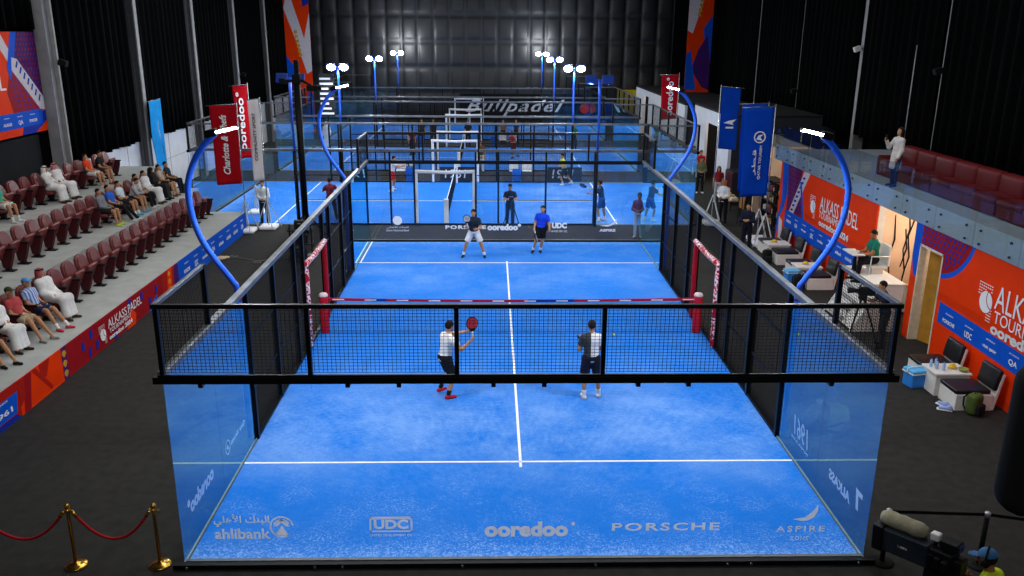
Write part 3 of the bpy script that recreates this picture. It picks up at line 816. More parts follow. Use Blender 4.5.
# far glass of the nearest court, read through it from here
def ff(x, z): return frame((x, 20.022, z), (1, 0, 0), (0, 0, 1))
letters('lettering', 'PORSCHE', .3, ff(-1.48, .55), INK, GP1[(1, 1)], bold=.012, w=1.5, h=.14, space=1.2)
letters('lettering', 'ooredoo°', .3, ff(-.05, .56), INK, GP1[(1, 2)], bold=.018, w=1.25, h=.26)
letters('lettering', 'UDC', .3, ff(2.0, .62), INK, GP1[(1, 3)], bold=.02, w=.56, h=.22)
letters('small_lettering', 'UNITED DEV. CO.', .3, ff(2.0, .40), INK, GP1[(1, 3)], w=.6, h=.07)
mb = MB(); mb.prism(circ(-4.0, .80, .17), .002, .004, frame((0, 20.022, 0), (1, 0, 0), (0, 0, 1))); mb.build('emblem', INK, GP1[(1, 0)])
letters('small_lettering', 'Qatar National Bank', .3, ff(-4.0, .42), INK, GP1[(1, 0)], w=.85, h=.08)
letters('arabic_lettering', '\ufef2\ufee0\ufeeb\ufef7\ufe8d \ufeda\ufee8\ufe92\ufedf\ufe8d', .2, ff(-4.0, .54), INK, GP1[(1, 0)], w=.8, h=.1)
letters('lettering', 'ASPIRE', .3, ff(3.8, .44), INK, GP1[(1, 4)], bold=.01, w=.6, h=.1)
mb = MB(); mb.prism([(-.3, .02), (.05, .05), (.22, .13), (.34, .28), (.3, .12), (.16, .03), (.0, -.02)], .002, .004, ff(3.8, .6)); mb.build('leaf_mark', INK, GP1[(1, 4)])
# 1961 on the far side glass of the second court (world y 32.8)

# ------------------------------------------------------------------ curved court lamps
def arc_path(sx):
    P = [(5.16, 0), (5.16, 1.5), (5.16, 2.9), (5.23, 3.15), (5.50, 3.55), (5.72, 3.95), (5.84, 4.4), (5.86, 4.82), (5.80, 5.1), (5.66, 5.4), (5.46, 5.66), (5.30, 5.80)]
    # smooth with a Catmull-Rom pass
    out = []
    for i in range(len(P) - 1):
        p0, p1, p2, p3 = P[max(i-1, 0)], P[i], P[i+1], P[min(i+2, len(P)-1)]
        for k in range(5):
            t = k/5
            out.append(tuple(.5*((2*p1[a]) + (-p0[a] + p2[a])*t + (2*p0[a] - 5*p1[a] + 4*p2[a] - p3[a])*t*t + (-p0[a] + 3*p1[a] - 3*p2[a] + p3[a])*t**3) for a in (0, 1)))
    out.append(P[-1]); return [(sx*x, 0, z) for x, z in out]
where = {(-1, 4.05): 'left side near the camera', (1, 4.05): 'right side near the camera', (-1, 15.95): 'left side at the far end', (1, 15.95): 'right side at the far end'}
LAMPS = []
for sx in (-1, 1):
    for y in (4.05, 15.95):
        r = thing('court_lamp', (0, y, 0), 0, 'blue arched court lamp with a white light bar, ' + where[(sx, y)], 'lamp', 'arched lamps of the nearest court')
        MB().tube(arc_path(sx), [.055]*len(arc_path(sx)), 12).build('curved_pole', BLUEP, r, smooth=True)
        MB().rbox((5.04*sx - .1, -.1, 0), (5.04*sx + .16*sx, .1, .03), .008).build('base_plate', BLACK, r) if False else MB().box((min(5.09*sx, 5.28*sx), -.1, 0), (max(5.09*sx, 5.28*sx), .1, .025)).build('base_plate', BLACK, r, bevel=.005)
        a = math.radians(13)
        M = Matrix.Translation((5.36*sx, 0, 5.81)) @ Matrix.Rotation(a*sx, 4, 'Y')
        h = MB().rbox((-.10, -.07, -.06), (.10, .07, .07), .02, M=M)
        h.box((min(0, -.48*sx), -.06, -.015), (max(0, -.48*sx), .06, .03), M=M); hd = h.build('lamp_head', BLACK, r)
        MB().box((min(-.06*sx, -.46*sx), -.052, -.022), (max(-.06*sx, -.46*sx), .052, -.015), M=M).box((min(-.06*sx, -.46*sx), -.064, -.018), (max(-.06*sx, -.46*sx), .064, .022), M=M).build('light_bar', LAMP, hd)
        LAMPS.append((sx, y))

def flood_pole(loc, sgn, label, lit=True):
    """straight blue post with two floodlight heads on a cross arm; sgn = which way (+y / -y) the heads face"""
    r = thing('floodlight_pole', loc, 0, label, 'lamp', 'twin floodlight poles of the rear courts')
    MB().tube([(0, 0, 0), (0, 0, 3.0)], .055, 10).build('lower_post', BLACK, r, smooth=True)
    MB().tube([(0, 0, 3.0), (0, -sgn*.06, 3.6), (0, -sgn*.12, 4.3), (0, -sgn*.1, 5.1), (0, 0, 5.72)], .05, 10).build('upper_post', BLUEP, r, smooth=True)
    MB().tube([(-.42, 0, 5.74), (.42, 0, 5.74)], .03, 8).build('cross_arm', BLUEP, r, smooth=True)
    for x in (-.32, .32):
        M = Matrix.Translation((x, 0, 5.76)) @ Matrix.Rotation(-sgn*math.radians(28), 4, 'X')
        q = MB().rbox((-.23, -.05 + sgn*.02, -.18), (.23, .05 + sgn*.02, .2), .05, M=M).build('flood_head', mat('flood_body', '1b3f9a' if not lit else '20242c', .5), r)
        y0, y1 = sorted((sgn*.07, sgn*.078))
        MB().prism(circ(0, .01, .17, 20, .21), y0, y1, M @ Matrix(((1,0,0,0),(0,0,1,0),(0,1,0,0),(0,0,0,1)))).build('flood_lens', LAMPF, q)
    return r
FL = []
for cy, nm in zip(CY, ('second', 'third', 'farthest')):
    for x, sd in ((-8.2, 'left'), (3.65, 'right')):
        if nm == 'second':
            flood_pole((x, cy - .25, 0), 1, 'twin floodlight pole turned away, near side of the second court, ' + sd, False); FL.append((x, cy - .25, 1))
        flood_pole((x, cy + 10.25, 0), -1, 'glaring twin floodlight pole on the far side of the %s court, %s' % (nm, sd)); FL.append((x, cy + 10.25, -1))

# ------------------------------------------------------------------ printed boards
BLUEB = mat('blue_print', '0d55cc', .6, spec=.05, var=.05); DBLUE = mat('deep_blue_print', '1a2f9c', .6, spec=.05, var=.05); MAROON = mat('maroon_print', '96151f', .6, spec=.05, var=.08)
PURPLE = mat('purple_print', '43206a', .6, spec=.05, var=.08); DRED = mat('dark_red_print', 'a91f16', .6, spec=.05, var=.08); GOLD = mat('gold_print', 'c9952f', .45, var=.2, scale=12); PALE = mat('pale_print', 'cfc9cf', .6, spec=.05, var=.08)
BM = [ORANGE, BLUEB, DBLUE, MAROON, PURPLE, DRED, GOLD, PALE, INK]
OR_, BL_, DB_, MA_, PU_, DR_, GO_, PA_, IN_ = range(9)
def clip(poly, w, h):
    def cut(P, ax, v, keep_less):
        out = []
        for i in range(len(P)):
            a, b = P[i], P[(i+1) % len(P)]
            ia = (a[ax] <= v) == keep_less or a[ax] == v; ib = (b[ax] <= v) == keep_less or b[ax] == v
            if ia: out.append(a)
            if ia != ib:
                t = (v - a[ax])/(b[ax] - a[ax]); out.append((a[0] + (b[0]-a[0])*t, a[1] + (b[1]-a[1])*t))
        return out
    for ax, v, k in ((0, 0, False), (0, w, True), (1, 0, False), (1, h, True)):
        poly = cut(poly, ax, v, k)
        if len(poly) < 3: return None
    return poly
class Board:
    """a flat printed board: a sheet with layers of printed shapes on its face"""
    def __init__(s, o, xd, w, h, base=OR_, th=.03, outline=None, yd=(0, 0, 1)):
        s.M = frame(o, xd, yd); s.w = w; s.h = h; s.mb = MB(); s.k = 0
        s.mb.prism(outline or [(0, 0), (w, 0), (w, h), (0, h)], -th, 0, s.M, base)
    def poly(s, P, m, keep=False):
        if not keep: s.k += 1
        P = clip(P, s.w, s.h)
        if P: s.mb.prism(P, .0, .0012*s.k + .0005, s.M, m)
        return s
    def rect(s, x0, y0, x1, y1, m): return s.poly([(x0, y0), (x1, y0), (x1, y1), (x0, y1)], m)
    def dots(s, x0, y0, x1, y1, st, r, m, inside=None, sh=.35):
        s.k += 1; j = 0; y = y0
        while y < y1:
            x = x0 + (st*.5 if j % 2 else 0)
            while x < x1:
                if inside is None or inside(x, y): s.poly([(x - r, y - r*.7), (x, y - r), (x + r, y + r*.4), (x + r*.6, y + r), (x - r*.5, y + r*.5)], m, True)
                x += st
            y += st*.8; j += 1
        return s
    def at(s, x, y): return s.M @ Matrix.Translation((x, y, .0012*s.k + .002))
    def finish(s, label, cat='printed board', name='printed_board', group=None):
        s.o = s.mb.build(name, BM); tag(s.o, label, cat, group); return s
    def text(s, t, x, y, w, h, m=None, **k): letters(k.pop('name', 'lettering'), t, .3, s.at(x, y), m or INK, s.o, w=w, h=h, **k); return s
    def ball_logo(s, x, y, r):
        mb = MB(); M = s.at(x, y)
        mb.prism(circ(0, 0, r, 24), .001, .003, M)
        for q in range(5):
            for c in range(7):
                px = -r*1.35 + c*r*.32; py = r*1.55 - q*r*.26
                if px*px + py*py > r*r*1.2: mb.box((px, py, .001), (px + r*.2, py + r*.1, .003), M=M)
                px = r*.35 + c*r*.2; py = -r*.6 - q*r*.26
                if c < 4 and px*px + py*py > r*r*1.2: mb.box((px, py, .001), (px + r*.12, py + r*.1, .003), M=M)
        o = mb.build('ball_emblem', INK, s.o)
        m2 = MB(); ring(m2, r*1.05, r*.5, r*.95, r*1.05, M, .003, .0045, 14, PI*.8, PI*1.45); m2.build('ball_seam', MAROON, o); return s
    def sponsors(s, x0, x1, y, names, h=.1):
        n = len(names)
        for i, t in enumerate(names):
            cx = x0 + (x1 - x0)*(i + .5)/n
            letters('sponsor_lettering', t, .3, s.at(cx, y), INK, s.o, w=(x1 - x0)/n*(.62 if len(t) > 3 else .35), h=h*(1 if len(t) > 3 else 1.6), bold=.006)
            letters('small_lettering', 'SPONSOR', .3, s.at(cx, y + h*2.0), INK, s.o, w=(x1 - x0)/n*.4, h=h*.35)
        return s

# R1: orange wall board beside the doorway (near right)
b = Board((10.2, 9.86, 0), (0, -1, 0), 7.8, 3.0, outline=[(0, 0), (.36, 0), (.36, 2.5), (1.44, 2.5), (1.44, 0), (7.8, 0), (7.8, 3.0), (0, 3.0)])
b.mb = MB(); b.mb.prism([(0, 0), (.36, 0), (.36, 3.0), (0, 3.0)], -.03, 0, b.M, 0); b.mb.prism([(.36, 2.5), (1.44, 2.5), (1.44, 3.0), (.36, 3.0)], -.03, 0, b.M, 0); b.mb.prism([(1.44, 0), (7.8, 0), (7.8, 3.0), (1.44, 3.0)], -.03, 0, b.M, 0)
def up(P): return P
cx, cy, r = .95, 2.55, 1.95
arc = lambda r, a0, a1, n=16: [(1.2 + r*math.cos(math.radians(a0 + (a1 - a0)*i/n)), 3.55 + r*math.sin(math.radians(a0 + (a1 - a0)*i/n))) for i in range(n + 1)]
b.poly([(1.44, 3.0), (1.44, 1.98)] + arc(1.62, 279, 340) + [(2.75, 3.0)], BL_)
b.poly([(1.44, 3.0), (1.44, 2.12)] + arc(1.5, 279, 338) + [(2.6, 3.0)], MA_)
b.poly([(0, 3.0), (0, 2.1), (.16, 1.7), (.36, 1.62), (.36, 3.0)], BL_)
b.poly([(.36, 3.0), (.36, 2.5), (1.44, 2.5), (1.44, 3.0)], MA_)
b.dots(.4, 2.53, 2.7, 3.0, .17, .055, DB_, lambda x, y: (x > .36) and (x < 1.44 and y > 2.5 or (x - 1.2)**2 + (y - 3.55)**2 < 1.38**2))
b.dots(1.44, 2.15, 2.7, 2.53, .17, .055, DB_, lambda x, y: (x - 1.2)**2 + (y - 3.55)**2 < 1.38**2 and x > 1.5)
b.poly([(1.62, 1.42), (7.8, 1.28), (7.8, .82), (1.62, .92)], BL_)
b.finish('orange tournament wall board with blue sponsor strip beside the open doorway')
b.ball_logo(3.42, 1.98, .24).text('ALKASS PADEL', 5.55, 2.20, 3.6, .52).text('TOURNAMENT', 5.05, 1.78, 2.5, .26).text('ooredoo 2024', 5.15, 1.52, 2.8, .25, bold=.012)
b.sponsors(1.7, 7.7, 1.05, ['PORSCHE', 'UDC', 'visit qatar', 'QA', 'ASPIRE', 'ahlibank', 'ALKASS'], .09)

# R2: orange ALKASS PADEL wall board (far right)
b = Board((10.2, 20.25, 0), (0, -1, 0), 8.15, 3.0)
b.poly([(0.15, 3.0), (.75, 3.0), (.95, 2.2), (.7, 1.5), (.3, 1.0), (.0, .0), (.0, .9), (.35, 1.6)], BL_).poly([(.75, 3.0), (2.1, 3.0), (2.6, 1.3), (2.7, .55), (.95, 1.2), (.9, 2.2)], PU_)
b.poly([(1.6, 1.4), (3.0, 1.4), (3.0, .0), (2.0, 0.0)], MA_)
b.dots(.9, 1.3, 2.5, 3.0, .2, .06, MA_, lambda x, y: .85 + (y < 2)*.1 < x < 2.05 + (3 - y)*.25)
b.poly([(2.35, 3.0), (2.9, 3.0), (1.6, 1.3), (1.15, 1.3)], PA_)
for i in range(8):
    x = 1.35 + i*.13; y = 1.45 + i*.18; b.poly([(x, y), (x + .22, y + .02), (x + .26, y + .1), (x + .04, y + .08)], DB_, i > 0)
b.poly([(2.05, 2.6), (2.2, 2.6), (2.75, 1.3), (2.6, 1.2)], BL_).poly([(.25, 1.0), (.6, .9), (.75, .1), (.35, .0)], PA_)
b.poly([(.85, 1.40), (7.15, 1.36), (7.15, .86), (.85, .60)], BL_)
b.finish('orange tournament wall board with lettering behind the umpire chair and benches')
b.ball_logo(3.45, 2.0, .22).text('ALKASS PADEL', 5.55, 2.24, 3.0, .46).text('TOURNAMENT', 5.05, 1.88, 2.0, .22).text('ooredoo 2024', 5.3, 1.62, 2.4, .21, bold=.012)
b.sponsors(.95, 7.05, 1.03, ['PORSCHE', 'QA', 'visit qatar', 'UDC', 'ooredoo', 'ASPIRE', 'ahlibank', 'ALKASS'], .1)

# left stand front boards
def LB(y0, y1, base): return Board((-10.03, y0, 0.0), (0, 1, 0), y1 - y0, .75, base)
b = LB(-2, 5.1, DR_); b.poly([(0, 0), (7.1, 0), (6.9, .12), (0, .2)], DB_); b.poly([(2.5, .18), (6.95, .14), (7.05, .56), (2.5, .6)], BL_)
b.finish('red stand-front board with a blue sponsor plate at the left edge'); b.sponsors(2.8, 7.0, .30, ['ahlibank', 'QA', 'ALKASS', '1961'], .11)
b = LB(5.1, 6.9, OR_); b.poly([(.1, 0), (.35, 0), (.55, .75), (.25, .75)], MA_).poly([(.85, .75), (1.3, .75), (1.1, .4), (.9, .45)], DR_).poly([(.55, .75), (.7, .75), (1.3, .1), (1.22, .05)], DR_).poly([(.0, .75), (.25, .75), (.2, .3), (0, .2)], DR_)
b.finish('plain orange stand-front board with dark red swirls')
b = LB(6.9, 12.9, MA_)
b.rect(0, 0, .22, .75, PU_)
for z in (.1, .33, .56): b.poly(circ(.11, z + .05, .07, 14, .09), GO_).poly([(.07, z - .04), (.15, z - .04), (.13, z + .02), (.09, z + .02)], GO_)
for x, z in ((.9, .35), (1.2, .1), (1.35, .5), (1.6, .15), (3.6, .55), (4.9, .2), (4.4, .5), (5.4, .4), (2.6, .04)): b.poly([(x, z), (x + .12, z - .04), (x + .18, z + .14), (x + .06, z + .2)], DB_)
b.poly([(3.4, .0), (3.9, 0), (4.0, .25), (3.75, .45), (3.6, .25)], OR_); b.poly([(4.9, 0), (5.6, 0), (5.5, .3), (5.2, .2)], BL_)
b.finish('maroon stand-front board lettered with the tournament title')
b.ball_logo(2.0, .36, .15).text('ALKASS', 2.865, .52, 1.13, .22).text('PADEL', 3.96, .52, .88, .22).text('TOURNAMENT', 3.0, .33, 1.3, .11).text('ooredoo 2024', 3.0, .17, 1.4, .12, bold=.012)
b = LB(12.9, 14.2, DR_); b.poly([(.3, 0), (.7, 0), (.8, .75), (.45, .75)], OR_).poly([(.85, 0), (1.3, 0), (1.3, .75), (1.0, .75)], PU_)
for z in (.1, .33, .56): b.poly(circ(.55, z + .06, .07, 12, .09), GO_)
b.finish('red and purple stand-front board with gold trophies')
b = LB(14.2, 21.75, BL_); b.finish('long blue sponsor board at the far end of the stand front'); b.sponsors(.3, 7.3, .32, ['PORSCHE', 'UDC', 'ooredoo', 'QA', 'ahlibank', 'ASPIRE', 'ALKASS', 'QA'], .12)
# upper left poster, on the wall by the first column
b = Board((-16.1, 14.2, 4.1), (0, 1, 0), 5.5, 3.3)
b.poly([(4.35, 3.3), (5.5, 3.3), (5.5, 1.0), (3.95, 2.4)], PU_).poly([(3.55, 1.95), (4.0, 2.25), (5.3, .95), (5.1, .75), (3.5, .75), (3.3, 1.4)], MA_)
b.dots(3.3, .8, 5.1, 2.1, .2, .05, DB_, lambda x, y: x + y < 5.95 and x + y > 4.7 and x > 3.5); b.dots(4.1, 1.3, 5.45, 3.25, .2, .05, MA_, lambda x, y: x + y > 6.75)
b.poly([(3.0, 3.3), (3.35, 3.3), (3.95, 2.5), (3.75, 2.2), (2.9, 3.2)], PA_).poly([(4.0, 3.3), (4.35, 3.3), (3.9, 2.2), (3.6, 1.8), (3.5, 2.2)], BL_)
b.poly([(3.85, 2.5), (4.15, 2.45), (5.5, 1.15), (5.5, .7), (5.2, .75), (3.75, 2.1)], PA_)
for i in range(7):
    x = 4.0 + i*.19; y = 2.25 - i*.19; b.poly([(x, y - .06), (x + .08, y - .1), (x + .2, y + .1), (x + .12, y + .14)], DB_, i > 0)
b.poly([(2.5, 0), (5.5, 0), (5.5, .2), (3.8, .45)], OR_).poly([(3.8, 0), (4.7, 0), (5.5, .35), (5.5, .7), (4.0, .4)], DB_)
b.poly([(0, .25), (5.2, .25), (5.3, .75), (0, .75)], BL_)
b.finish('big orange and purple poster high on the left wall beside the first column'); b.sponsors(1.0, 5.0, .42, ['ahlibank', 'UDC', 'ALKASS', 'QA', 'PORSCHE'], .1).text('PADEL', 2.05, 1.75, 2.4, .5)
# tall hanging banners at both sides far back
def tall(o, xd, label, flip):
    b = Board(o, xd, 1.7, 10.4)
    f = (lambda P: [(1.7 - x, y) for x, y in P]) if flip else (lambda P: P)
    b.poly(f([(0, 8.3), (.35, 9.6), (1.7, 4.9), (1.35, 4.3)]), PA_).poly(f([(1.7, 4.2), (1.35, 4.0), (1.0, 5.2), (1.7, 8.0)]), PA_).poly(f([(1.1, 10.4), (1.7, 10.4), (1.7, 8.6), (1.3, 8.4)]), DB_)
    b.poly(f([(0, 5.2), (0, 2.2), (.5, 3.4), (.6, 4.4)]), BL_).poly(f([(.3, 3.9), (.9, 2.9), (1.3, 1.6), (.5, .4), (0, .2), (0, 2.0)]), PU_).poly(f([(.9, .2), (1.7, .2), (1.7, 2.6), (1.4, 2.9)]), BL_)
    for i in range(6): b.poly(f([(.6 + i*.05, 6.6 - i*.3), (.85 + i*.05, 6.7 - i*.3), (.8 + i*.05, 6.9 - i*.3), (.62 + i*.05, 6.85 - i*.3)]), GO_, i > 0)
    b.finish(label, 'banner', 'hanging_banner')
tall((-14.6, 50, .6), (1, 0, 0), 'tall orange banner hanging at the far left of the hall', False)
tall((13.0, 50, 3.45), (1, 0, 0), 'tall orange banner hanging at the far right of the hall', True)
# white lettered sign on the far black wall
b = Board((-3.2, 62.6, .25), (1, 0, 0), 10.6, 2.2, 2); b.mb = MB(); b.mb.prism([(0, 0), (10.6, 0), (10.6, 2.2), (0, 2.2)], -.05, 0, b.M, 0)
b.o = b.mb.build('sign_board', mat('sign_black', '0d0f13', .8)); tag(b.o, 'black sign with big white slanted lettering beyond the farthest court', 'sign')
b.text('Bullpadel', 4.7, 1.05, 8.4, 1.35, shear=.45, bold=.005, space=1.15)
b = Board((6.6, 62.6, .25), (1, 0, 0), 3.2, 1.6, 2); b.poly(circ(.8, 1.0, .4), OR_).poly(circ(2.1, 1.05, .45), DR_).rect(.1, .1, 3.1, .45, BL_); b.finish('dark board with two red discs right of the white lettered sign')
YEL = mat('yellow_board', 'c9b81f', .6, var=.1)
o = MB().box((9.6, 58.4, 0), (11.4, 58.5, 3.1)).box((9.55, 58.5, 0), (9.62, 58.58, 3.1)).box((11.36, 58.5, 0), (11.45, 58.58, 3.1)).build('display_board', YEL); tag(o, 'yellow upright board at the far right end of the courts', 'board')
for x, l in ((-2.3, 'low dark board lettered 1961 behind the second court gate'), (3.3, 'low dark board lettered 1961 behind the lime-shirted player')):
    b = Board((x - .9, 33.3, .0), (1, 0, 0), 1.8, .75, 2); b.mb = MB(); b.mb.prism([(0, 0), (1.8, 0), (1.8, .75), (0, .75)], -.03, 0, b.M, 0)
    b.o = b.mb.build('low_board', mat('board_slate', '2a2d35', .8)); tag(b.o, l, 'printed board', 'low boards'); b.text('1961', .8, .4, 1.1, .45, shear=.1)
# ------------------------------------------------------------------ stadium seats
SEATM = mat('maroon_vinyl', '6b2626', .42, var=.14, scale=9, spec=.5); SEATD = mat('dark_maroon_panel', '45171c', .55, var=.15); SBLK = mat('seat_black', '131215', .5, var=.1)
def seat_mesh(folded):
    parts = []
    Mb = Matrix.Translation((0, -.05, .40)) @ Matrix.Rotation(math.radians(14), 4, 'X')
    # oval topped back pad
    pts = [(-.25, 0), (-.29, .12), (-.29, .38), (-.24, .52), (-.14, .585), (0, .60), (.14, .585), (.24, .52), (.29, .38), (.29, .12), (.25, 0)]
    F = Matrix(((1,0,0,0),(0,0,-1,0),(0,1,0,0),(0,0,0,1)))
    m = MB(); m.prism(pts, -.05, .03, Mb @ F); m.prism([(x*.86, .06 + z*.84) for x, z in pts], -.085, -.03, Mb @ F)
    parts.append(('backrest', m, SEATM, .022))
    m = MB()
    if folded:
        Ms = Matrix.Translation((0, .03, .36)) @ Matrix.Rotation(math.radians(68), 4, 'X')
        m.rbox((-.25, 0, -.05), (.25, .40, .05), .045, M=Ms)
    else: m.rbox((-.25, -.02, .30), (.25, .46, .40), .045)
    parts.append(('seat_pan', m, SEATM, 0))
    for sx in (-1, 1):
        m = MB(); x = .335*sx
        Fs = frame((x, 0, 0), (0, 1, 0), (0, 0, 1))
        m.prism([(-.05, .58), (.32, .58), (.30, .42), (.20, .12), (.08, .06), (.0, .12)], -.03, .03, Fs); parts.append(('side_panel', m, SEATD, .012))
        m = MB(); m.rbox((x - .035, -.08, .58), (x + .035, .36, .63), .018); parts.append(('armrest', m, SBLK, 0))
        m = MB(); m.box((x - .02, .06, .02), (x + .02, .18, .14)); m.rbox((x - .06, -.02, 0), (x + .06, .30, .035), .012); parts.append(('foot', m, SBLK, 0))
    return [(n, m.mesh(n, mt, n in ('seat_pan', 'armrest')), bv) for n, m, mt, bv in parts]
SEATP = {True: seat_mesh(True), False: seat_mesh(False)}
def seat(x, y, z, folded, label, group):
    r = thing('stadium_seat', (x, y, z), -PI/2, label, 'stadium seat', group)
    for n, me, bv in SEATP[folded]:
        o = bpy.data.objects.new(n, me); COL.objects.link(o); o.parent = r
        if bv:
            md = o.modifiers.new('edge', 'BEVEL'); md.width = bv; md.segments = 2; md.limit_method = 'ANGLE'
ORD = ['farthest', 'second', 'third', 'fourth', 'fifth', 'sixth', 'seventh', 'eighth', 'ninth', 'tenth', 'eleventh', 'twelfth', 'thirteenth', 'fourteenth', 'fifteenth', 'sixteenth', 'seventeenth', 'eighteenth', 'nineteenth', 'twentieth', 'twenty-first', 'twenty-second', 'twenty-third']
def row(nm, x, z, ys, taken, group):
    e = t = 0
    for y in ys:
        occ = any(abs(y - q) < .3 for q in taken)
        if occ: t += 1; lab = 'maroon seat under a sitting spectator, %s row, %s taken from far end' % (nm, ORD[t - 1] if t > 1 else 'first')
        else: e += 1; lab = 'empty folded maroon seat, %s row, %s empty one from far end' % (nm, ORD[e - 1] if e > 1 else 'first')
        seat(x, y, z, not occ, lab, group)
YA = [20.85 - .725*i for i in range(22)]; TA = [YA[16], YA[17], YA[18], YA[19], YA[20]]
YB = [22.6 - .74*i for i in range(17)]; TB = [YB[0], YB[1], YB[2], YB[4], YB[5], YB[6], YB[7], YB[8], YB[3]]
YC = [22.6 - .74*i for i in range(13)]
TC = [YC[2], YC[3], YC[6], YC[7], YC[11]]
row('front', -11.42, .75, YA, TA, 'front row seats'); row('middle', -13.42, 1.35, YB, TB, 'middle row seats'); row('back', -15.45, 1.95, YC, TC, 'back row seats')

# ------------------------------------------------------------------ stanchions and ropes
BRASS = mat('brass', 'c79a3c', .22, .95, var=.08); ROPE = mat('red_velvet', 'a30f1c', .8, var=.15, scale=30, bump=.4, bscale=120)
def stanchion(x, y, label):
    r = thing('rope_stanchion', (x, y, 0), 0, label, 'stanchion', 'brass rope stanchions')
    MB().lathe([(.155, 0), (.16, .012), (.15, .03), (.08, .045), (.035, .06), (.028, .075)], 28).build('base', BRASS, r, smooth=True)
    MB().lathe([(.025, .06), (.025, .9), (.04, .905), (.045, .92), (.04, .935), (.028, .945), (.028, .95)], 16).build('post', BRASS, r, smooth=True)
    MB().lathe([(0, .945), (.03, .95), (.044, .98), (.03, 1.015), (0, 1.025)], 16).build('finial', BRASS, r, smooth=True)
    for s in (-1, 1): MB().tube([(s*.03, 0, .91), (s*.075, 0, .92), (s*.085, 0, .885), (s*.06, 0, .87)], .007, 6).build('hook', BRASS, r, smooth=True)
stanchion(-6.6, 0, 'brass rope stanchion, the left one of the two'); stanchion(-5.38, 0, 'brass rope stanchion close to the glass corner of the court')
stanchion(-7.95, 0, 'brass rope stanchion just outside the left frame edge')
def rope(x0, x1, label):
    r = thing('velvet_rope', ((x0 + x1)/2, 0, 0), 0, label, 'rope', 'red ropes'); d = (x1 - x0)/2
    pts = [(-d + 2*d*i/16, 0, .87 - .42*(1 - ((-1 + i/8))**2)) for i in range(17)]
    MB().tube(pts, .021, 10).build('rope', ROPE, r, smooth=True)
    for k in (0, 16):
        a = Vector(pts[k]); b = Vector(pts[1 if k == 0 else 15])
        MB().tube([a + (a - b)*.4, a + (b - a)*.6], .026, 10).build('end_cap', BRASS, r, smooth=True)
rope(-6.52, -5.46, 'red velvet rope hanging between the two brass stanchions'); rope(-7.87, -6.68, 'red velvet rope running out of the frame at bottom left')

# ------------------------------------------------------------------ belt barrier at bottom right
def beltpost(x, y, label):
    r = thing('belt_barrier_post', (x, y, 0), 0, label, 'barrier post', 'black belt barrier posts')
    MB().lathe([(.17, 0), (.17, .015), (.15, .03), (.05, .04)], 24).build('base', BLACKM, r, smooth=True)
    MB().lathe([(.036, .03), (.036, .84)], 14).build('post', BLACKM, r, smooth=True)
    MB().lathe([(.042, .82), (.042, .89), (.03, .9), (0, .902)], 14).build('belt_head', mat('silver_cap', 'b9bcc2', .35, .7), r, smooth=True)
beltpost(5.28, -.07, 'black belt barrier post behind the television camera'); beltpost(6.68, -.17, 'black belt barrier post right of the camera operator'); beltpost(8.5, -.7, 'black belt barrier post just outside the right frame edge')
def belt(a, b, label):
    L = math.hypot(b[0] - a[0], b[1] - a[1]); o = MB().box((.045, -.003, .83), (L - .045, .003, .88)).build('barrier_belt', BLACKM)
    o.location = (a[0], a[1], 0); o.rotation_euler = (0, 0, math.atan2(b[1] - a[1], b[0] - a[0])); tag(o, label, 'belt')
belt((5.28, -.07), (6.68, -.17), 'black retractable belt stretched behind the television camera'); belt((6.68, -.17), (8.5, -.7), 'black retractable belt running out of the frame at right')

# ------------------------------------------------------------------ benches, tables, coolers
WHITEC = mat('white_laminate', 'dedbd6', .45, var=.05); LEATH = mat('black_leather', '121214', .38, var=.15, scale=10, bump=.15, spec=.45)
def bench(x, y, label):
    r = thing('player_chair', (x, y, 0), 0, label, 'chair', 'white boxed player chairs')
    MB().box((-.85, -.34, 0), (-.06, .34, .36)).build('base', WHITEC, r, bevel=.012)
    M = Matrix.Rotation(math.radians(10), 4, 'Y')
    MB().box((-.08, -.34, 0), (-.02, .34, .80), M=M).build('back_panel', WHITEC, r, bevel=.01)
    MB().rbox((-.87, -.33, .36), (-.12, .33, .46), .035).build('seat_cushion', LEATH, r, smooth=True)
    MB().rbox((-.17, -.33, .42), (-.06, .33, .88), .04, M=M).build('back_cushion', LEATH, r, smooth=True)
for y, l in ((5.5, 'white boxed chair with black cushions, nearest one, beside the green backpack'), (6.95, 'white boxed chair with black cushions beyond the near snack table'),
             (14.15, 'white boxed chair with black cushions between the arched lamp and umpire chair'), (15.55, 'white boxed chair with black cushions beyond the middle snack table'),
             (17.05, 'white boxed chair with black cushions draped with a black jacket'), (18.55, 'white boxed chair with black cushions, farthest along the wall')): bench(9.98, y, l)
def table(x, y, label):
    r = thing('snack_table', (x, y, 0), 0, label, 'side table', 'white snack tables')
    MB().box((-.45, -.32, .47), (.35, .32, .52)).build('table_top', WHITEC, r, bevel=.008)
    MB().box((-.42, -.29, 0), (.32, .29, .47)).build('table_base', WHITEC, r, bevel=.008)
for y, l in ((6.22, 'white snack table between the two near chairs'), (14.85, 'white snack table between the middle chairs'), (17.8, 'white snack table between the two far chairs')): table(9.5, y, l)
YELF = mat('yellow_fruit', 'd8b21a', .5, var=.15, scale=20); WATER = mat('water_bottle', '9fc4e6', .15, var=.1); CAPB = mat('bottle_cap', '2b5fae', .5)
nm = ['leftmost', 'second', 'third', 'rightmost']
def bottle(x, y, z, label):
    r = thing('water_bottle', (x, y, z), 0, label, 'bottle', 'water bottles')
    MB().lathe([(.03, 0), (.032, .02), (.03, .06), (.032, .12), (.024, .155), (.013, .175), (.013, .185)], 12).build('bottle_body', WATER, r, smooth=True)
    MB().lathe([(.015, .183), (.015, .2), (0, .202)], 10).build('bottle_cap', CAPB, r)
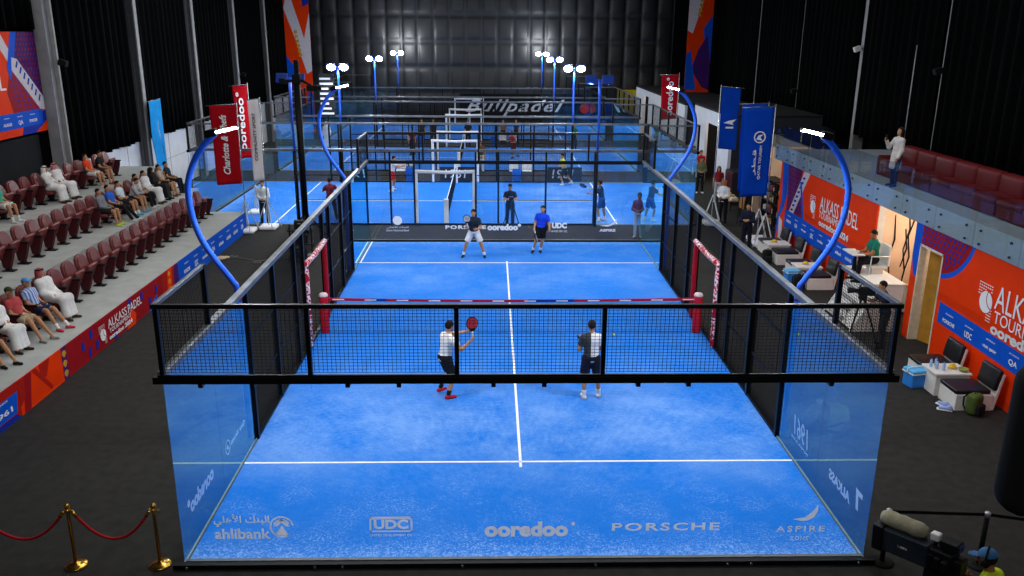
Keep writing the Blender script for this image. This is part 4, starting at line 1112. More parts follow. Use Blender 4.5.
for i, (x, y) in enumerate(((9.15, 6.34), (9.22, 6.22), (9.28, 6.38), (9.32, 6.12))): bottle(x, y, .52, 'small water bottle on the near snack table, %s of four' % nm[i])
def bananas(x, y, z, label):
    r = thing('fruit_bunch', (x, y, z), 0, label, 'fruit')
    for i in range(4):
        a = -.5 + i*.33
        MB().tube([(-.1*math.cos(a), -.1*math.sin(a) + .02*i, .02), (-.03, .02*i - .02, .05 + .012*i), (.05, .02*i - .02, .055 + .012*i), (.1*math.cos(a), .1*math.sin(a), .035)], [.012, .024, .024, .01], 8).build('banana', YELF, r, smooth=True)
bananas(9.55, 6.18, .52, 'bunch of yellow bananas on the near snack table'); bananas(9.4, 14.85, .52, 'bunch of yellow bananas on the middle snack table'); bananas(9.35, 17.8, .52, 'bunch of yellow bananas on the far snack table')
o = MB().lathe([(.05, 0), (.09, .03), (.11, .07), (.105, .07), (.085, .035), (0, .012)], 18, (9.72, 6.05, .52)).build('snack_bowl', mat('olive_bowl', '8a8f4c', .5, var=.2, scale=30), smooth=True); tag(o, 'small olive snack bowl on the near snack table', 'bowl')
def cooler(x, y, rz, label):
    r = thing('cooler_box', (x, y, 0), rz, label, 'cooler', 'blue cooler boxes')
    CB = mat('cooler_blue', '2f7fd6', .4, var=.06)
    MB().rbox((-.22, -.17, 0), (.22, .17, .34), .03).build('box', CB, r)
    MB().rbox((-.235, -.185, .34), (.235, .185, .42), .03).build('lid', mat('cooler_lid', '5db4ea', .4), r)
    MB().box((-.24, -.19, .325), (.24, .19, .345)).build('lid_rim', WHITE, r)
    MB().tube([(-.24, 0, .3), (-.25, 0, .43), (-.15, 0, .455), (.15, 0, .455), (.25, 0, .43), (.24, 0, .3)], .013, 8).build('handle', WHITE, r, smooth=True)
cooler(8.95, 6.5, .2, 'blue cooler box with lid on the floor before the near chairs'); cooler(8.95, 14.7, .1, 'blue cooler box before the middle chairs, under the arched lamp')
def backpack(x, y, rz, col, col2, label):
    r = thing('backpack', (x, y, 0), rz, label, 'backpack')
    MB().rbox((-.16, -.12, .0), (.16, .12, .46), .09, seg=4).build('bag_body', mat('bag_' + col, col, .8, var=.2, bump=.3), r, smooth=True)
    MB().rbox((-.125, -.19, .03), (.125, -.1, .26), .05, seg=4).build('front_pocket', mat('bag_' + col2, col2, .8, var=.2, bump=.3), r, smooth=True)
    for s in (-1, 1): MB().tube([(s*.08, .11, .42), (s*.1, .18, .34), (s*.1, .17, .16), (s*.09, .11, .06)], .017, 6).build('strap', BLACKM, r, smooth=True)
    MB().tube([(-.04, 0, .455), (-.03, 0, .50), (.03, 0, .50), (.04, 0, .455)], .01, 6).build('handle', BLACKM, r, smooth=True)
backpack(9.45, 5.02, .5, '4a5a2a', '17181a', 'green and black backpack leaning by the nearest chair'); backpack(8.9, 13.95, .3, '121315', '1a1b1e', 'black backpack on the floor before the middle chairs')
backpack(8.9, 17.05, .1, '101113', '191a1d', 'black bag heaped before the far chairs')
for i, (x, y, a) in enumerate(((9.02, 5.42, .4), (8.95, 5.2, 1.1))):
    r = thing('sports_shoe', (x, y, 0), a, 'pale sports shoe lying on the carpet before the nearest chair, %s one' % ('farther', 'nearer')[i], 'shoe', 'loose shoes')
    MB().rbox((-.05, -.15, .0), (.05, .15, .03), .02).build('sole', WHITE, r, smooth=True)
    imesh('upper', [cone((0, -.1, .05), (0, .09, .04), .05, .04), cone((0, -.1, .05), (0, -.09, .09), .045, .042)], .01, mat('shoe_blue', '8fa3d8', .7), r, cuts=(((0, 0, .02), (0, 0, -1)),))
# ------------------------------------------------------------------ umpire chair
r = thing('umpire_chair', (9.75, 11.2, 0), 0, 'tall white umpire chair with sloped ladder front against the wall', 'umpire chair')
mb = MB()
for y in (-1.15, .63): MB().prism([(-.85, 0), (.45, 0), (.45, 1.27), (-.12, 1.27)], y, y + .05, frame((0, 0, 0), (1, 0, 0), (0, 0, 1)) @ Matrix.Diagonal((1, 1, -1, 1))).build('side_panel', WHITEC, r, bevel=.01)
mb = MB()
mb.prism([(-.80, .05), (-.10, 1.25), (-.06, 1.25), (-.74, .05)], -1.1, .63, frame((0, 0, 0), (1, 0, 0), (0, 0, 1)) @ Matrix.Diagonal((1, 1, -1, 1))); mb.build('sloped_front', WHITEC, r)
for i in range(5): MB().box((-.86 + i*.14, -.5, .16 + i*.23), (-.66 + i*.14, .55, .19 + i*.23)).build('ladder_step', mat('step_grey', 'a9aaac', .5), r, bevel=.005)
MB().box((-.35, -1.17, 1.27), (.5, .7, 1.31)).build('platform', WHITEC, r, bevel=.01)
MB().rbox((-.08, -.26, 1.46), (.38, .26, 1.55), .03).box((.0, -.2, 1.31), (.3, .2, 1.47)).build('seat', WHITEC, r)
MB().rbox((.36, -.27, 1.53), (.43, .27, 2.1), .03).build('backrest', WHITEC, r)
for y in (-.31, .27):
    MB().tube([(.38, y + .02, 1.82), (-.1, y + .02, 1.82), (-.12, y + .02, 1.31)], .02, 8).build('armrest', WHITEC, r, smooth=True)
MB().box((-.62, -.3, 1.84), (-.28, .42, 1.87), M=Matrix.Translation((0, 0, .0)) @ Matrix.Rotation(.0, 4, 'Y')).build('desk_board', WHITEC, r, bevel=.004)
MB().tube([(-.3, .0, 1.31), (-.38, .0, 1.85)], .02, 8).build('desk_post', WHITEC, r)
o = MB().box((-.12, -.09, 0), (.12, .09, .012)).build('score_sheet', mat('paper', 'e9e9e6', .8), loc=(9.33, 11.35, 1.872), rot=(0, 0, .3)); tag(o, 'white score sheet on the desk board of the umpire chair', 'paper')
# branch drawing on the alcove's back wall
mb = MB()
for pts in ([(10.72, 12.13, .3), (10.78, 12.13, .9), (10.70, 12.13, 1.5), (10.80, 12.13, 2.0), (10.74, 12.13, 2.7)], [(11.12, 12.13, .4), (11.2, 12.13, 1.1), (11.08, 12.13, 1.7), (11.2, 12.13, 2.3), (11.12, 12.13, 2.8)], [(11.16, 12.13, .9), (11.28, 12.13, 1.5), (11.18, 12.13, 2.1), (11.3, 12.13, 2.6)], [(11.06, 12.13, 1.2), (11.18, 12.13, 1.75), (11.08, 12.13, 2.3)]):
    mb.tube(pts, [.012, .022, .016, .024, .01][:len(pts)], 6)
o = mb.build('wall_drawing', mat('dark_ink', '2a1b16', .8), smooth=True); tag(o, 'dark branching wall drawing in the lit alcove', 'wall decoration')
r = thing('counter', (11.4, 10.9, 0), 0, 'pale counter with small goods inside the lit alcove', 'counter')
MB().box((-.3, -.9, 0), (.3, .9, .78)).build('counter_body', WHITEC, r, bevel=.01); MB().box((-.36, -.95, .78), (.36, .95, .83)).build('counter_top', mat('counter_wood', 'b98a5c', .5), r, bevel=.008)
for i, (y, c) in enumerate(((10.3, 'b32226'), (10.6, 'd8d2c4'), (11.0, '7d6a58'), (11.4, 'c9c0b0'))):
    o = MB().lathe([(.05, 0), (.06, .03), (.06, .1 + .02*i), (.03, .15), (.03, .17)], 12, (11.3, y, .83)).build('jar', mat('jar_' + c, c, .4), smooth=True); tag(o, ['red jar at the near end of the alcove counter', 'cream jar, second along the alcove counter', 'brown jar, third along the alcove counter', 'beige jar at the far end of the alcove counter'][i], 'jar')
# open wooden door in the orange wall
r = thing('door_1', (10.42, 9.42, 0), math.radians(-68), None); r['kind'] = 'structure'
OAK = mat('golden_door', 'b5832f', .45, var=.18, scale=4)
MB().box((0, -.02, .01), (.92, .025, 2.45)).build('door_leaf', OAK, r, bevel=.004); MB().tube([(.84, -.06, 1.05), (.74, -.06, 1.05)], .012, 8).box((.82, -.06, 1.04), (.86, -.02, 1.06)).build('door_handle', CHROME, r)
mb = MB()
for y in (8.40, 9.48): mb.box((10.19, y, 0), (10.46, y + .05, 2.52))
mb.box((10.19, 8.4, 2.47), (10.46, 9.53, 2.53)); struct(mb.build('trim_%d' % (ti), mat('door_frame', 'd7c9b2', .5)))
ti += 1
# ------------------------------------------------------------------ balcony glass and sofas
for i in range(11):
    y0 = 2.1 + i*1.72
    r = thing('balustrade_panel', (10.14, y0, 0), 0, 'frosted-edge glass balustrade panel on the balcony, %s from the camera end' % ['first', 'second', 'third', 'fourth', 'fifth', 'sixth', 'seventh', 'eighth', 'ninth', 'tenth', 'last'][i], 'glass panel', 'balcony balustrade panels')
    MB().box((0, .008, 3.02), (.016, 1.712, 4.28)).build('glass_sheet', GLASSR, r)
    MB().box((.03, .01, 3.02), (.045, 1.71, 3.56)).build('backing_strip', mat('pale_fascia', 'd3dde0', .35, var=.06), r)
    for k, (y, z) in enumerate(((.28, 3.14), (.28, 3.44), (1.42, 3.14), (1.42, 3.44))):
        MB().lathe([(0, -.035), (.028, -.033), (.028, .0), (0, .002)], 10, M=Matrix.Translation((0, y, z)) @ Matrix.Rotation(PI/2, 4, 'Y')).build('standoff_bolt', mat('bolt_dark', '3d4248', .35, .7), r)
SOFA = mat('maroon_sofa', '5a1218', .5, var=.1, scale=3)
def sofa(y0, n, label, ends=()):
    r = thing('sofa', (12.2, y0, 3.35), 0, label, 'sofa', 'maroon balcony sofas'); w = 1.05
    MB().box((-.75, .03, .03), (.15, n*w - .03, .3)).build('base', SOFA, r, bevel=.02)
    for i in range(n):
        MB().rbox((-.78, i*w + .02, .28), (-.1, (i+1)*w - .02, .46), .06).build('seat_cushion', SOFA, r, smooth=True)
        MB().rbox((-.14, i*w + .01, .28), (.2, (i+1)*w - .01, .92), .11, seg=4).build('back_cushion', SOFA, r, smooth=True)
    for y in ends: MB().rbox((-.78, y, .0), (.18, y + .15, .6), .05).build('armrest', SOFA, r, smooth=True)
sofa(11.95, 3, 'maroon sofa on the balcony behind the standing woman', (3.13,)); sofa(8.78, 3, 'maroon sofa on the balcony, middle one of the joined row'); sofa(5.61, 3, 'maroon sofa on the balcony nearest the right edge', (-.13,))
o = MB().lathe([(0.004, 0), (.012, .02), (.018, 2), (.018, 3.8), (0, 3.81)], 8, (14.55, 20.1, 3.35)).build('thin_pole', mat('pale_pole', 'a7aaae', .4, .4), smooth=True); tag(o, 'thin pale pole rising behind the woman on the balcony', 'pole')
for (x, y, z, l, sx) in ((-15.45, 20.1, 6.35, 'black speaker fixed on the first left column', 1), (-15.45, 42.2, 4.9, 'small black fixture on the fourth left column', 1), (14.9, 19.05, 6.3, 'black speaker fixed on the right column behind the sofas', -1), (14.9, 26.0, 6.9, 'small pale camera on the second right column', -1), (14.9, 33.2, 4.7, 'small black fixture on the third right column', -1)):
    r = thing('wall_fixture', (x, y, z), 0, l, 'wall fixture')
    MB().rbox((-.14, -.12, -.1), (.14, .12, .12), .04, M=Matrix.Rotation(sx*.35, 4, 'Y')).build('housing', BLACKM if 'pale' not in l else WHITE, r); MB().tube([(-.0, 0, 0), (-.22*sx, 0, .02)], .025, 8).build('bracket', GREYC, r)

# ------------------------------------------------------------------ flags
FR = mat('flag_red', 'a5101c', .8, spec=.04, var=.08, scale=2); FB = mat('flag_blue', '0b43b4', .8, spec=.04, var=.1, scale=2); FW = mat('flag_white', 'f0f1f4', .75, var=.05, scale=2); FC = mat('flag_cyan', '1f8ccf', .8, spec=.04, var=.12, scale=3)
def flag(loc, w, z0, z1, m, label, text, side=1, rz=0., lean=0., txt=None, base=True, name='banner_flag', group='standing flags', shear=.3, tw=.4, tl=.75, pole_x=None, wall=False):
    """rectangular sail on a pole; cloth spans local x from 0 (pole side) to side*w, faces local -y"""
    r = thing(name, loc, rz, label, 'flag', group)
    n, k = 10, 24; mb = MB()
    off = lambda u, t: .035*math.sin(u*5 + t*4)*u + .02*math.sin(t*9 + u*3)*u
    for j in range(k + 1):
        t = j/k
        for i in range(n + 1):
            u = i/n; mb.v.append((side*(u*w*(1 - .06*(1 - t)) + .04) + lean*(1 - t)*0, off(u, t) + lean*u*(1 - t), z0 + (z1 - z0)*t - .05*u*(1 - t)*0 - .06*u))
    for j in range(k):
        for i in range(n):
            a = j*(n + 1) + i; mb.f.append((a, a + 1, a + n + 2, a + n + 1)); mb.mi.append(0)
    c = mb.build('cloth', m, r, smooth=True); sd = c.modifiers.new('thick', 'SOLIDIFY'); sd.thickness = .006; sd.offset = 0
    if not wall: MB().tube([(0, 0, .1), (0, 0, z1 + .08)], .022, 8).build('pole', CHROME, r, smooth=True)
    MB().tube([(0, 0, z1 + .02), (side*(w + .15), .0, z1 - .04)], .014, 8).build('cross_arm', CHROME, r, smooth=True)
    if base and not wall:
        for a in range(4):
            q = a*PI/2 + .5
            MB().tube([(0, 0, 1.25), (math.cos(q)*.5, math.sin(q)*.5, .05)], .02, 6).build('base_leg', mat('silver_leg', 'c4c7cb', .4, .3), r)
        MB().rbox((-.34, -.34, 0), (.34, .34, .17), .08, seg=3).build('ballast_bag', FW, r, smooth=True)
    if text:
        x = side*(w*.5 + .04); zc = z0 + (z1 - z0)*.5
        o = letters('lettering', text, .3, frame((x, -.12 if wall else -.075, zc), (0, 0, 1), (-1, 0, 0)), INK, r, w=(z1 - z0)*tl, h=w*tw, shear=shear, bold=.004, th=.03)
    return r
flag((-9.98, 21.5, 0), .98, 1.9, 4.85, FR, 'red flag with slanted white script on the left, beside the lit lamp bar', 'Charlotte & Chefs', side=-1, tw=.26)
flag((-9.28, 22.1, 0), .42, 1.95, 5.0, FW, 'narrow white flag with small dark letters beside the red flags', None, side=-1)
flag((-10.5, 25.0, 0), .58, 2.4, 5.35, FR, 'red flag with a white brand name behind the script flag', 'ooredoo°', side=-1, shear=0, tw=.5, tl=.8)
flag((9.46, 19.3, 0), 1.05, 1.9, 5.05, FB, 'big blue flag with round emblem in front, right of the court', None, side=-1)
flag((9.5, 20.2, 0), .92, 1.95, 5.1, FB, 'plain blue flag partly hidden behind the big blue flag', None, side=-1)
flag((8.46, 23.0, 0), .75, 3.1, 5.5, FB, 'blue flag with a white bird mark, beyond the pair of blue flags', None, side=1)
flag((8.95, 33.0, 0), .85, 3.3, 5.5, FR, 'red flag with a white brand name at the far right', 'ooredoo°', side=-1, shear=0, tw=.42, tl=.85)
flag((-15.5, 28.8, 0), 1.35, 1.15, 4.5, FC, 'light blue banner hung on the white left wall', 'QATAR', side=-1, rz=math.radians(90), wall=True, shear=.1, tw=.3, tl=.45)
fo = [o for o in scene.objects if o.get('label', '').startswith('big blue flag')][0]
letters('lettering', 'QATAR TOURISM', .3, frame((-.42, -.075, 3.1), (0, 0, 1), (-1, 0, 0)), INK, fo, w=1.2, h=.1, th=.03)
letters('arabic_lettering', '\ufeae\ufec4\ufed7', .3, frame((-.62, -.075, 3.1), (0, 0, 1), (-1, 0, 0)), INK, fo, w=.9, h=.16, th=.03)
mb = MB(); ring(mb, 0, 0, .17, .21, frame((-.5, -.075, 4.0), (1, 0, 0), (0, 0, 1)), -.01, .01); mb.prism([(-.12, -.08), (.1, -.12), (.02, .0), (.12, .1), (-.05, .06)], -.01, .01, frame((-.5, -.075, 4.0), (1, 0, 0), (0, 0, 1))); mb.build('emblem', INK, fo)
fo = [o for o in scene.objects if o.get('label', '').startswith('blue flag with a white bird')][0]
mb = MB(); M = frame((.42, -.075, 4.1), (1, 0, 0), (0, 0, 1)); mb.prism([(-.25, .02), (-.05, .1), (.25, .16), (.1, .02), (.15, -.06), (-.05, -.02)], -.01, .01, M); mb.box((-.15, -.2, -.01), (.15, -.13, .01), M=M); mb.build('emblem', INK, fo)
fo = [o for o in scene.objects if o.get('label', '').startswith('narrow white flag')][0]
letters('lettering', 'COMMUNITY SPORT', .3, frame((-.25, -.075, 3.6), (0, 0, 1), (-1, 0, 0)), mat('ink_dark', '30343c', .8), fo, w=1.8, h=.11, th=.03)
o = MB().tube([(-9.9 + .9*math.sin(i*.9)*.4 + i*.14, 17.4 + .5*math.sin(i*.45), .015) for i in range(18)], .014, 6).build('floor_cable', mat('grey_cable', '6d6d68', .7), smooth=True); tag(o, 'grey cable lying on the carpet by the blue sponsor board', 'cable')
imc = imesh('cloth_bundle', [ell((-9.75, 17.4, .05), (.18, .14, .07)), ell((-9.6, 17.5, .05), (.12, .1, .05))], .02, mat('beige_cloth', 'c9b48f', .85, bump=.4)); tag(imc, 'beige cloth bundle on the carpet by the blue sponsor board', 'cloth')
# ------------------------------------------------------------------ mast with remote heads, equipment stand
r = thing('camera_mast', (-7.5, 20.6, 0), 0, 'tall black mast carrying remote camera heads beyond the left fence', 'mast')
MB().tube([(0, 0, .1), (0, 0, 5.7)], .12, 12).build('mast_tube', BLACK, r, smooth=True)
for a in (.5, 2.6, 4.7): MB().tube([(0, 0, 1.0), (.75*math.cos(a), .75*math.sin(a), .04)], .03, 8).build('mast_leg', BLACK, r)
MB().rbox((-.14, -.14, 5.65), (.14, .14, 6.0), .04).rbox((-.06, -.1, 5.95), (.1, .1, 6.5), .04).build('remote_head', BLACKM, r)
MB().tube([(-.55, 0, 5.75), (.2, 0, 5.78), (.5, 0, 5.6)], .05, 8).build('side_arm', BLACKM, r)
MB().rbox((.35, -.12, 5.42), (.75, .1, 5.62), .03).rbox((.72, -.07, 5.45), (.86, .05, 5.6), .02).build('remote_camera', BLACKM, r)
MB().rbox((-.62, -.1, 5.66), (-.4, .1, 5.86), .03).build('remote_lamp', BLACKM, r)
r = thing('equipment_cart', (-6.95, 17.2, 0), .2, 'black rolling equipment cart behind the left red gate frame', 'cart')
for x in (-.35, .35):
    for y in (-.25, .25): MB().tube([(x, y, .08), (x, y, 1.25)], .022, 8).build('upright', BLACK, r); 
for z in (.15, .62, 1.1): MB().box((-.42, -.3, z), (.42, .3, z + .03)).build('shelf', BLACK, r)
for x in (-.35, .35): MB().tube([(x - .03, 0, .06), (x + .03, 0, .06)], .06, 12).build('wheel', BLACKM, r)
for (x, z, s, l) in ((-.04, .182, .22, 'lowest'), (.04, .652, .2, 'middle'), (-.02, 1.132, .17, 'top')):
    q = thing('equipment_case', (-6.95 + x, 17.2, z), .2, 'black equipment case on the %s shelf of the cart' % l, 'case', 'cases on the cart'); MB().rbox((-s, -.16, 0), (s, .16, .28), .03).build('case_body', BLACKM, q); MB().tube([(-.08, -.16, .2), (-.06, -.19, .2), (.06, -.19, .2), (.08, -.16, .2)], .01, 6).build('handle', CHROME, q)
# ------------------------------------------------------------------ goods corner at right
DARKW = mat('dark_shelf', '241f1c', .6, var=.15)
for i, (y, l) in enumerate(((21.2, 'dark goods rack nearest the orange wall board'), (22.9, 'dark goods rack behind the blue flags'))):
    r = thing('goods_rack', (10.9, y, 0), 0, l, 'shelf rack', 'goods racks')
    for yy in (-.75, .72): MB().box((-.25, yy, 0), (.25, yy + .03, 1.9)).build('side_board', DARKW, r)
    for z in (.1, .55, 1.0, 1.45, 1.87): MB().box((-.25, -.72, z), (.25, .72, z + .03)).build('shelf', DARKW, r)
    MB().box((.22, -.72, .1), (.25, .72, 1.9)).build('back_board', DARKW, r)
    for k, z in enumerate((.13, .58, 1.03, 1.48)):
        for q in range(4):
            c = ['b8956a', '7d6f5c', 'd8cfbe', '8a2f2a', '3d4a66', 'c9c3b4'][(i*5 + k*3 + q) % 6]
            o = MB().rbox((-.14, -.12, 0), (.12, .12, .14 + .05*((q + k) % 3)), .02).build('boxed_goods', mat('goods_' + c, c, .7, var=.1), loc=(10.86, y - .52 + q*.35, z), rot=(0, 0, .1*(q - 1)))
            tag(o, 'small boxed goods on the %s shelf of the %s rack, %s from the camera' % (['lowest', 'second', 'third', 'top'][k], ['near', 'far'][i], ['first', 'second', 'third', 'fourth'][q]), 'box', 'goods on the racks')
r = thing('goods_table', (9.75, 25.2, 0), 0, 'low table of pale goods behind the security guard', 'table')
MB().box((-.35, -.8, .68), (.35, .8, .72)).build('table_top', mat('pale_wood', 'b99a6f', .5), r, bevel=.006); 
for x in (-.28, .28):
    for y in (-.7, .7): MB().box((x - .025, y - .025, 0), (x + .025, y + .025, .68)).build('leg', DARKW, r)
for q in range(5):
    c = ['d9d4c8', 'c4a36a', 'b8452f', 'd9d4c8', '8a8f4c'][q]
    o = MB().rbox((-.13, -.11, 0), (.13, .11, .12 + .06*(q % 2)), .03).build('boxed_goods', mat('goods_' + c, c, .7, var=.1), loc=(9.75, 24.55 + q*.31, .72)); tag(o, 'pale packet on the low goods table, %s from the camera' % ['first', 'second', 'third', 'fourth', 'fifth'][q], 'box', 'packets on the goods table')
r = thing('notice_stand', (9.55, 23.0, 0), 0, 'wooden notice stand beside the security guard', 'stand')
MB().box((-.02, -.3, .7), (.02, .3, 1.5), M=Matrix.Rotation(.12, 4, 'Y')).build('notice_board', mat('tan_board', 'b07a3c', .6), r)
for y in (-.25, .25): MB().tube([(0.05, y, 0), (.05, y, 1.4)], .02, 6).build('leg', DARKW, r)
r = thing('metal_cabinet', (10.75, 27.6, 0), 0, 'dark cabinet against the recess beyond the goods table', 'cabinet')
MB().box((-.4, -.6, 0), (.4, .6, 1.5)).build('cabinet_body', mat('cab_dark', '26262a', .5), r, bevel=.01)
for y in (-.59, .01): MB().box((-.425, y, .1), (-.4, y + .58, 1.46)).build('cabinet_door', mat('cab_maroon', '4d1420', .5), r, bevel=.005)
# ------------------------------------------------------------------ broadcast camera at bottom right
CAMB = mat('camera_black', '0e0f12', .5, var=.15); CAMG = mat('camera_slate', '232a33', .45, var=.12); KHAKI = mat('khaki_cover', '9a957e', .9, var=.15, scale=12, bump=.5, bscale=40)
r = thing('broadcast_camera', (5.06, -2.2, 0), math.radians(38), 'large broadcast television camera with box lens and khaki rain cover', 'television camera')
# local: +y is the viewing direction
M = Matrix.Translation((0, 0, 1.45)) @ Matrix.Rotation(math.radians(-3), 4, 'X')
o = MB().rbox((-.14, .3, -.15), (.14, .92, .15), .02, M=M).build('box_lens', CAMG, r, bevel=0)
MB().rbox((-.16, .86, -.17), (.16, 1.0, .17), .02, M=M).build('lens_hood', CAMB, o); MB().lathe([(0, 0), (.1, 0), (.1, .02), (0, .03)], 20, M=M @ Matrix.Translation((0, .99, 0)) @ Matrix.Rotation(-PI/2, 4, 'X')).build('front_glass', mat('lens_glass', '101a2c', .05, .3), o, smooth=True)
letters('lettering', 'UJ86', .1, M @ frame((-.146, .6, .0), (0, -1, 0), (0, 0, 1)), INKG, o, w=.12, h=.035)
MB().rbox((-.12, .02, -.16), (.12, .31, .13), .03, M=M).rbox((-.1, -.08, -.12), (.1, .04, .08), .02, M=M).build('camera_body', CAMB, r)
MB().tube([tuple(M @ Vector((0, .04, .12))), tuple(M @ Vector((0, .05, .2))), tuple(M @ Vector((0, .24, .2))), tuple(M @ Vector((0, .28, .12)))], .02, 8).build('top_handle', CAMB, r, smooth=True)
mb = MB(); pts = [M @ Vector((.02, .40 + .07*i, .235 + .004*math.sin(i*2.2))) for i in range(9)]
mb.tube(pts, [.07, .098, .105, .098, .106, .099, .105, .10, .07], 14); mb.build('rain_cover', KHAKI, r, smooth=True)
MB().rbox((-.09, -.02, .15), (.09, .2, .27), .02, M=M).build('viewfinder', CAMB, r); MB().box((-.06, -.035, .17), (.06, -.02, .25), M=M).build('viewfinder_screen', mat('vf_screen', '141d46', .3, emit=.15), r)
MB().tube([tuple(M @ Vector((.1, .2, .1))), tuple(M @ Vector((.12, .15, .2)))], .025, 8).build('viewfinder_arm', CAMB, r)
MB().rbox((-.05, .22, .2), (.05, .33, .3), .02, M=M).build('mount_plate', WHITE, r)
MB().rbox((-.11, .02, 1.12), (.11, .34, 1.30), .04).build('pan_head', CAMB, r)
MB().tube([(0, .2, .2), (0, .2, 1.15)], .06, 14).build('pedestal_column', CAMB, r, smooth=True)
for a in (.4, 2.5, 4.6): MB().tube([(0, .2, .35), (.45*math.cos(a), .2 + .45*math.sin(a), .05)], .035, 8).build('pedestal_leg', CAMB, r)
for s in (-1, 1): MB().tube([(s*.12, .1, 1.2), (s*.26, -.1, 1.22), (s*.28, -.22, 1.22)], [.014, .014, .022], 8).build('pan_bar', CAMB, r, smooth=True)
for q in range(5): MB().tube([(-.1 + .05*q, -.05, 1.38), (-.14 + .05*q, -.1, 1.15), (-.05 + .02*q, .02, .7), (.02*q, .1, .2)], .01, 6).build('camera_cable', CAMB, r, smooth=True)
for i in range(3): MB().rbox((-.2 + .03*i, .04 + .1*i, -.1), (-.11, .12 + .1*i, .06), .015, M=M).build('side_module', CAMB, r)
# small shoulder camera on a tripod, right of the court
r = thing('tripod_camera', (8.55, 8.75, 0), math.radians(75), 'black video camera on a tripod right of the court fence', 'video camera')
MB().rbox((-.07, -.28, 1.42), (.07, .12, 1.62), .03).build('camera_body', CAMB, r); MB().lathe([(.05, 0), (.055, .12), (.075, .2), (.075, .26), (0, .24)], 14, M=Matrix.Translation((0, .1, 1.52)) @ Matrix.Rotation(-PI/2, 4, 'X')).build('lens', CAMB, r, smooth=True)
MB().tube([(0, -.15, 1.62), (0, -.12, 1.7), (0, .06, 1.7), (0, .1, 1.62)], .015, 8).build('top_handle', CAMB, r); MB().tube([(.03, .1, 1.73), (.03, .32, 1.74)], .025, 10).build('microphone', BLACKM, r)
MB().rbox((-.07, -.1, 1.3), (.07, .1, 1.42), .03).build('fluid_head', CAMB, r); MB().tube([(.05, -.08, 1.36), (.15, -.5, 1.2)], .012, 8).build('pan_bar', CAMB, r)
for a in (.3, 2.4, 4.5): MB().tube([(.04*math.cos(a), .04*math.sin(a), 1.32), (.3*math.cos(a), .3*math.sin(a), .65), (.5*math.cos(a), .5*math.sin(a), .02)], [.028, .022, .016], 8).build('tripod_leg', CAMB, r)
# tripod of the photographer beyond the far glass
r = thing('tripod', (.25, 21.9, 0), 0, 'black tripod before the photographer between the courts', 'tripod')
for a in (.5, 2.6, 4.7): MB().tube([(0, 0, 1.25), (.42*math.cos(a), .42*math.sin(a), .02)], .02, 8).build('tripod_leg', CAMB, r)
MB().rbox((-.09, -.1, 1.22), (.09, .1, 1.34), .02).build('tripod_head', CAMB, r)
o = imesh('black_bag', [ell((1.48, 21.4, .28), (.2, .16, .26)), ell((1.5, 21.35, .5), (.14, .12, .1)), cone((1.35, 21.4, .5), (1.3, 21.4, .15), .03, .03)], .02, mat('bag_black', '16171b', .8, bump=.3)); tag(o, 'black bag standing behind the far glass beside the blue-shirted player', 'bag')
# ------------------------------------------------------------------ balls
def ball(loc, label):
    o = MB(); bm = bmesh.new(); bmesh.ops.create_icosphere(bm, subdivisions=3, radius=.033); o.bm(bm); q = o.build('padel_ball', mat('ball_yellow', 'cfe02a', .8, var=.05, bump=.5, bscale=300), smooth=True); q.location = loc; tag(q, label, 'ball', 'padel balls')
r = thing('scoreboard', (-8.85, 33.4, 0), 0, 'dark scoreboard with pale rows beside the left twin floodlight', 'scoreboard')
MB().tube([(0, 0, 0), (0, 0, 5.4)], .05, 8).build('post', BLACK, r, smooth=True); MB().box((-.38, -.06, 3.3), (.38, .0, 5.4)).build('panel', mat('score_panel', '23262c', .5), r, bevel=.01)
for i in range(8): MB().box((-.33, -.07, 3.4 + i*.245), (.33 - .12*(i % 3), -.06, 3.5 + i*.245)).build('pale_row', INK, r)
# ------------------------------------------------------------------ rackets
def racket(hold, d, n, face_col, label, H=.455):
    """padel racket: hold = point gripped, d = direction from grip to head, n = face normal"""
    d = Vector(d).normalized(); n = Vector(n); n = (n - d*n.dot(d)).normalized()
    r = thing('padel_racket', tuple(hold), 0, label, 'racket', 'padel rackets'); x = d.cross(n)
    M = frame((0, 0, 0), x, d)
    pts = [(.035, .13)] + [(.128*math.sin(a), .31 - .145*math.cos(a)) for a in np.linspace(.62, 2*PI - .62, 26)] + [(-.035, .13)]
    MB().prism(pts, -.019, .019, M).build('racket_head', mat('racket_rim', '17171a', .4), r, bevel=.006)
    fp = [(px*.86, .31 + (py - .31)*.86) for px, py in pts[1:-1]]
    mb = MB(); mb.prism(fp, .019, .0205, M); mb.prism(fp, -.0205, -.019, M)
    for i in range(-3, 4):
        for j in range(-3, 4):
            if i*i + j*j < 10: mb.prism(circ(i*.025, .32 + j*.026, .006, 8), .0205, .0212, M, 1); mb.prism(circ(i*.025, .32 + j*.026, .006, 8), -.0212, -.0205, M, 1)
    mb.build('racket_face', [mat('racket_' + face_col, face_col, .45), BLACKM], r)
    MB().tube([M @ Vector((0, -.07, 0)), M @ Vector((0, .06, 0)), M @ Vector((0, .14, 0))], [.018, .017, .024], 10).build('grip', mat('grip_white', 'd8d8d8', .7), r, smooth=True)
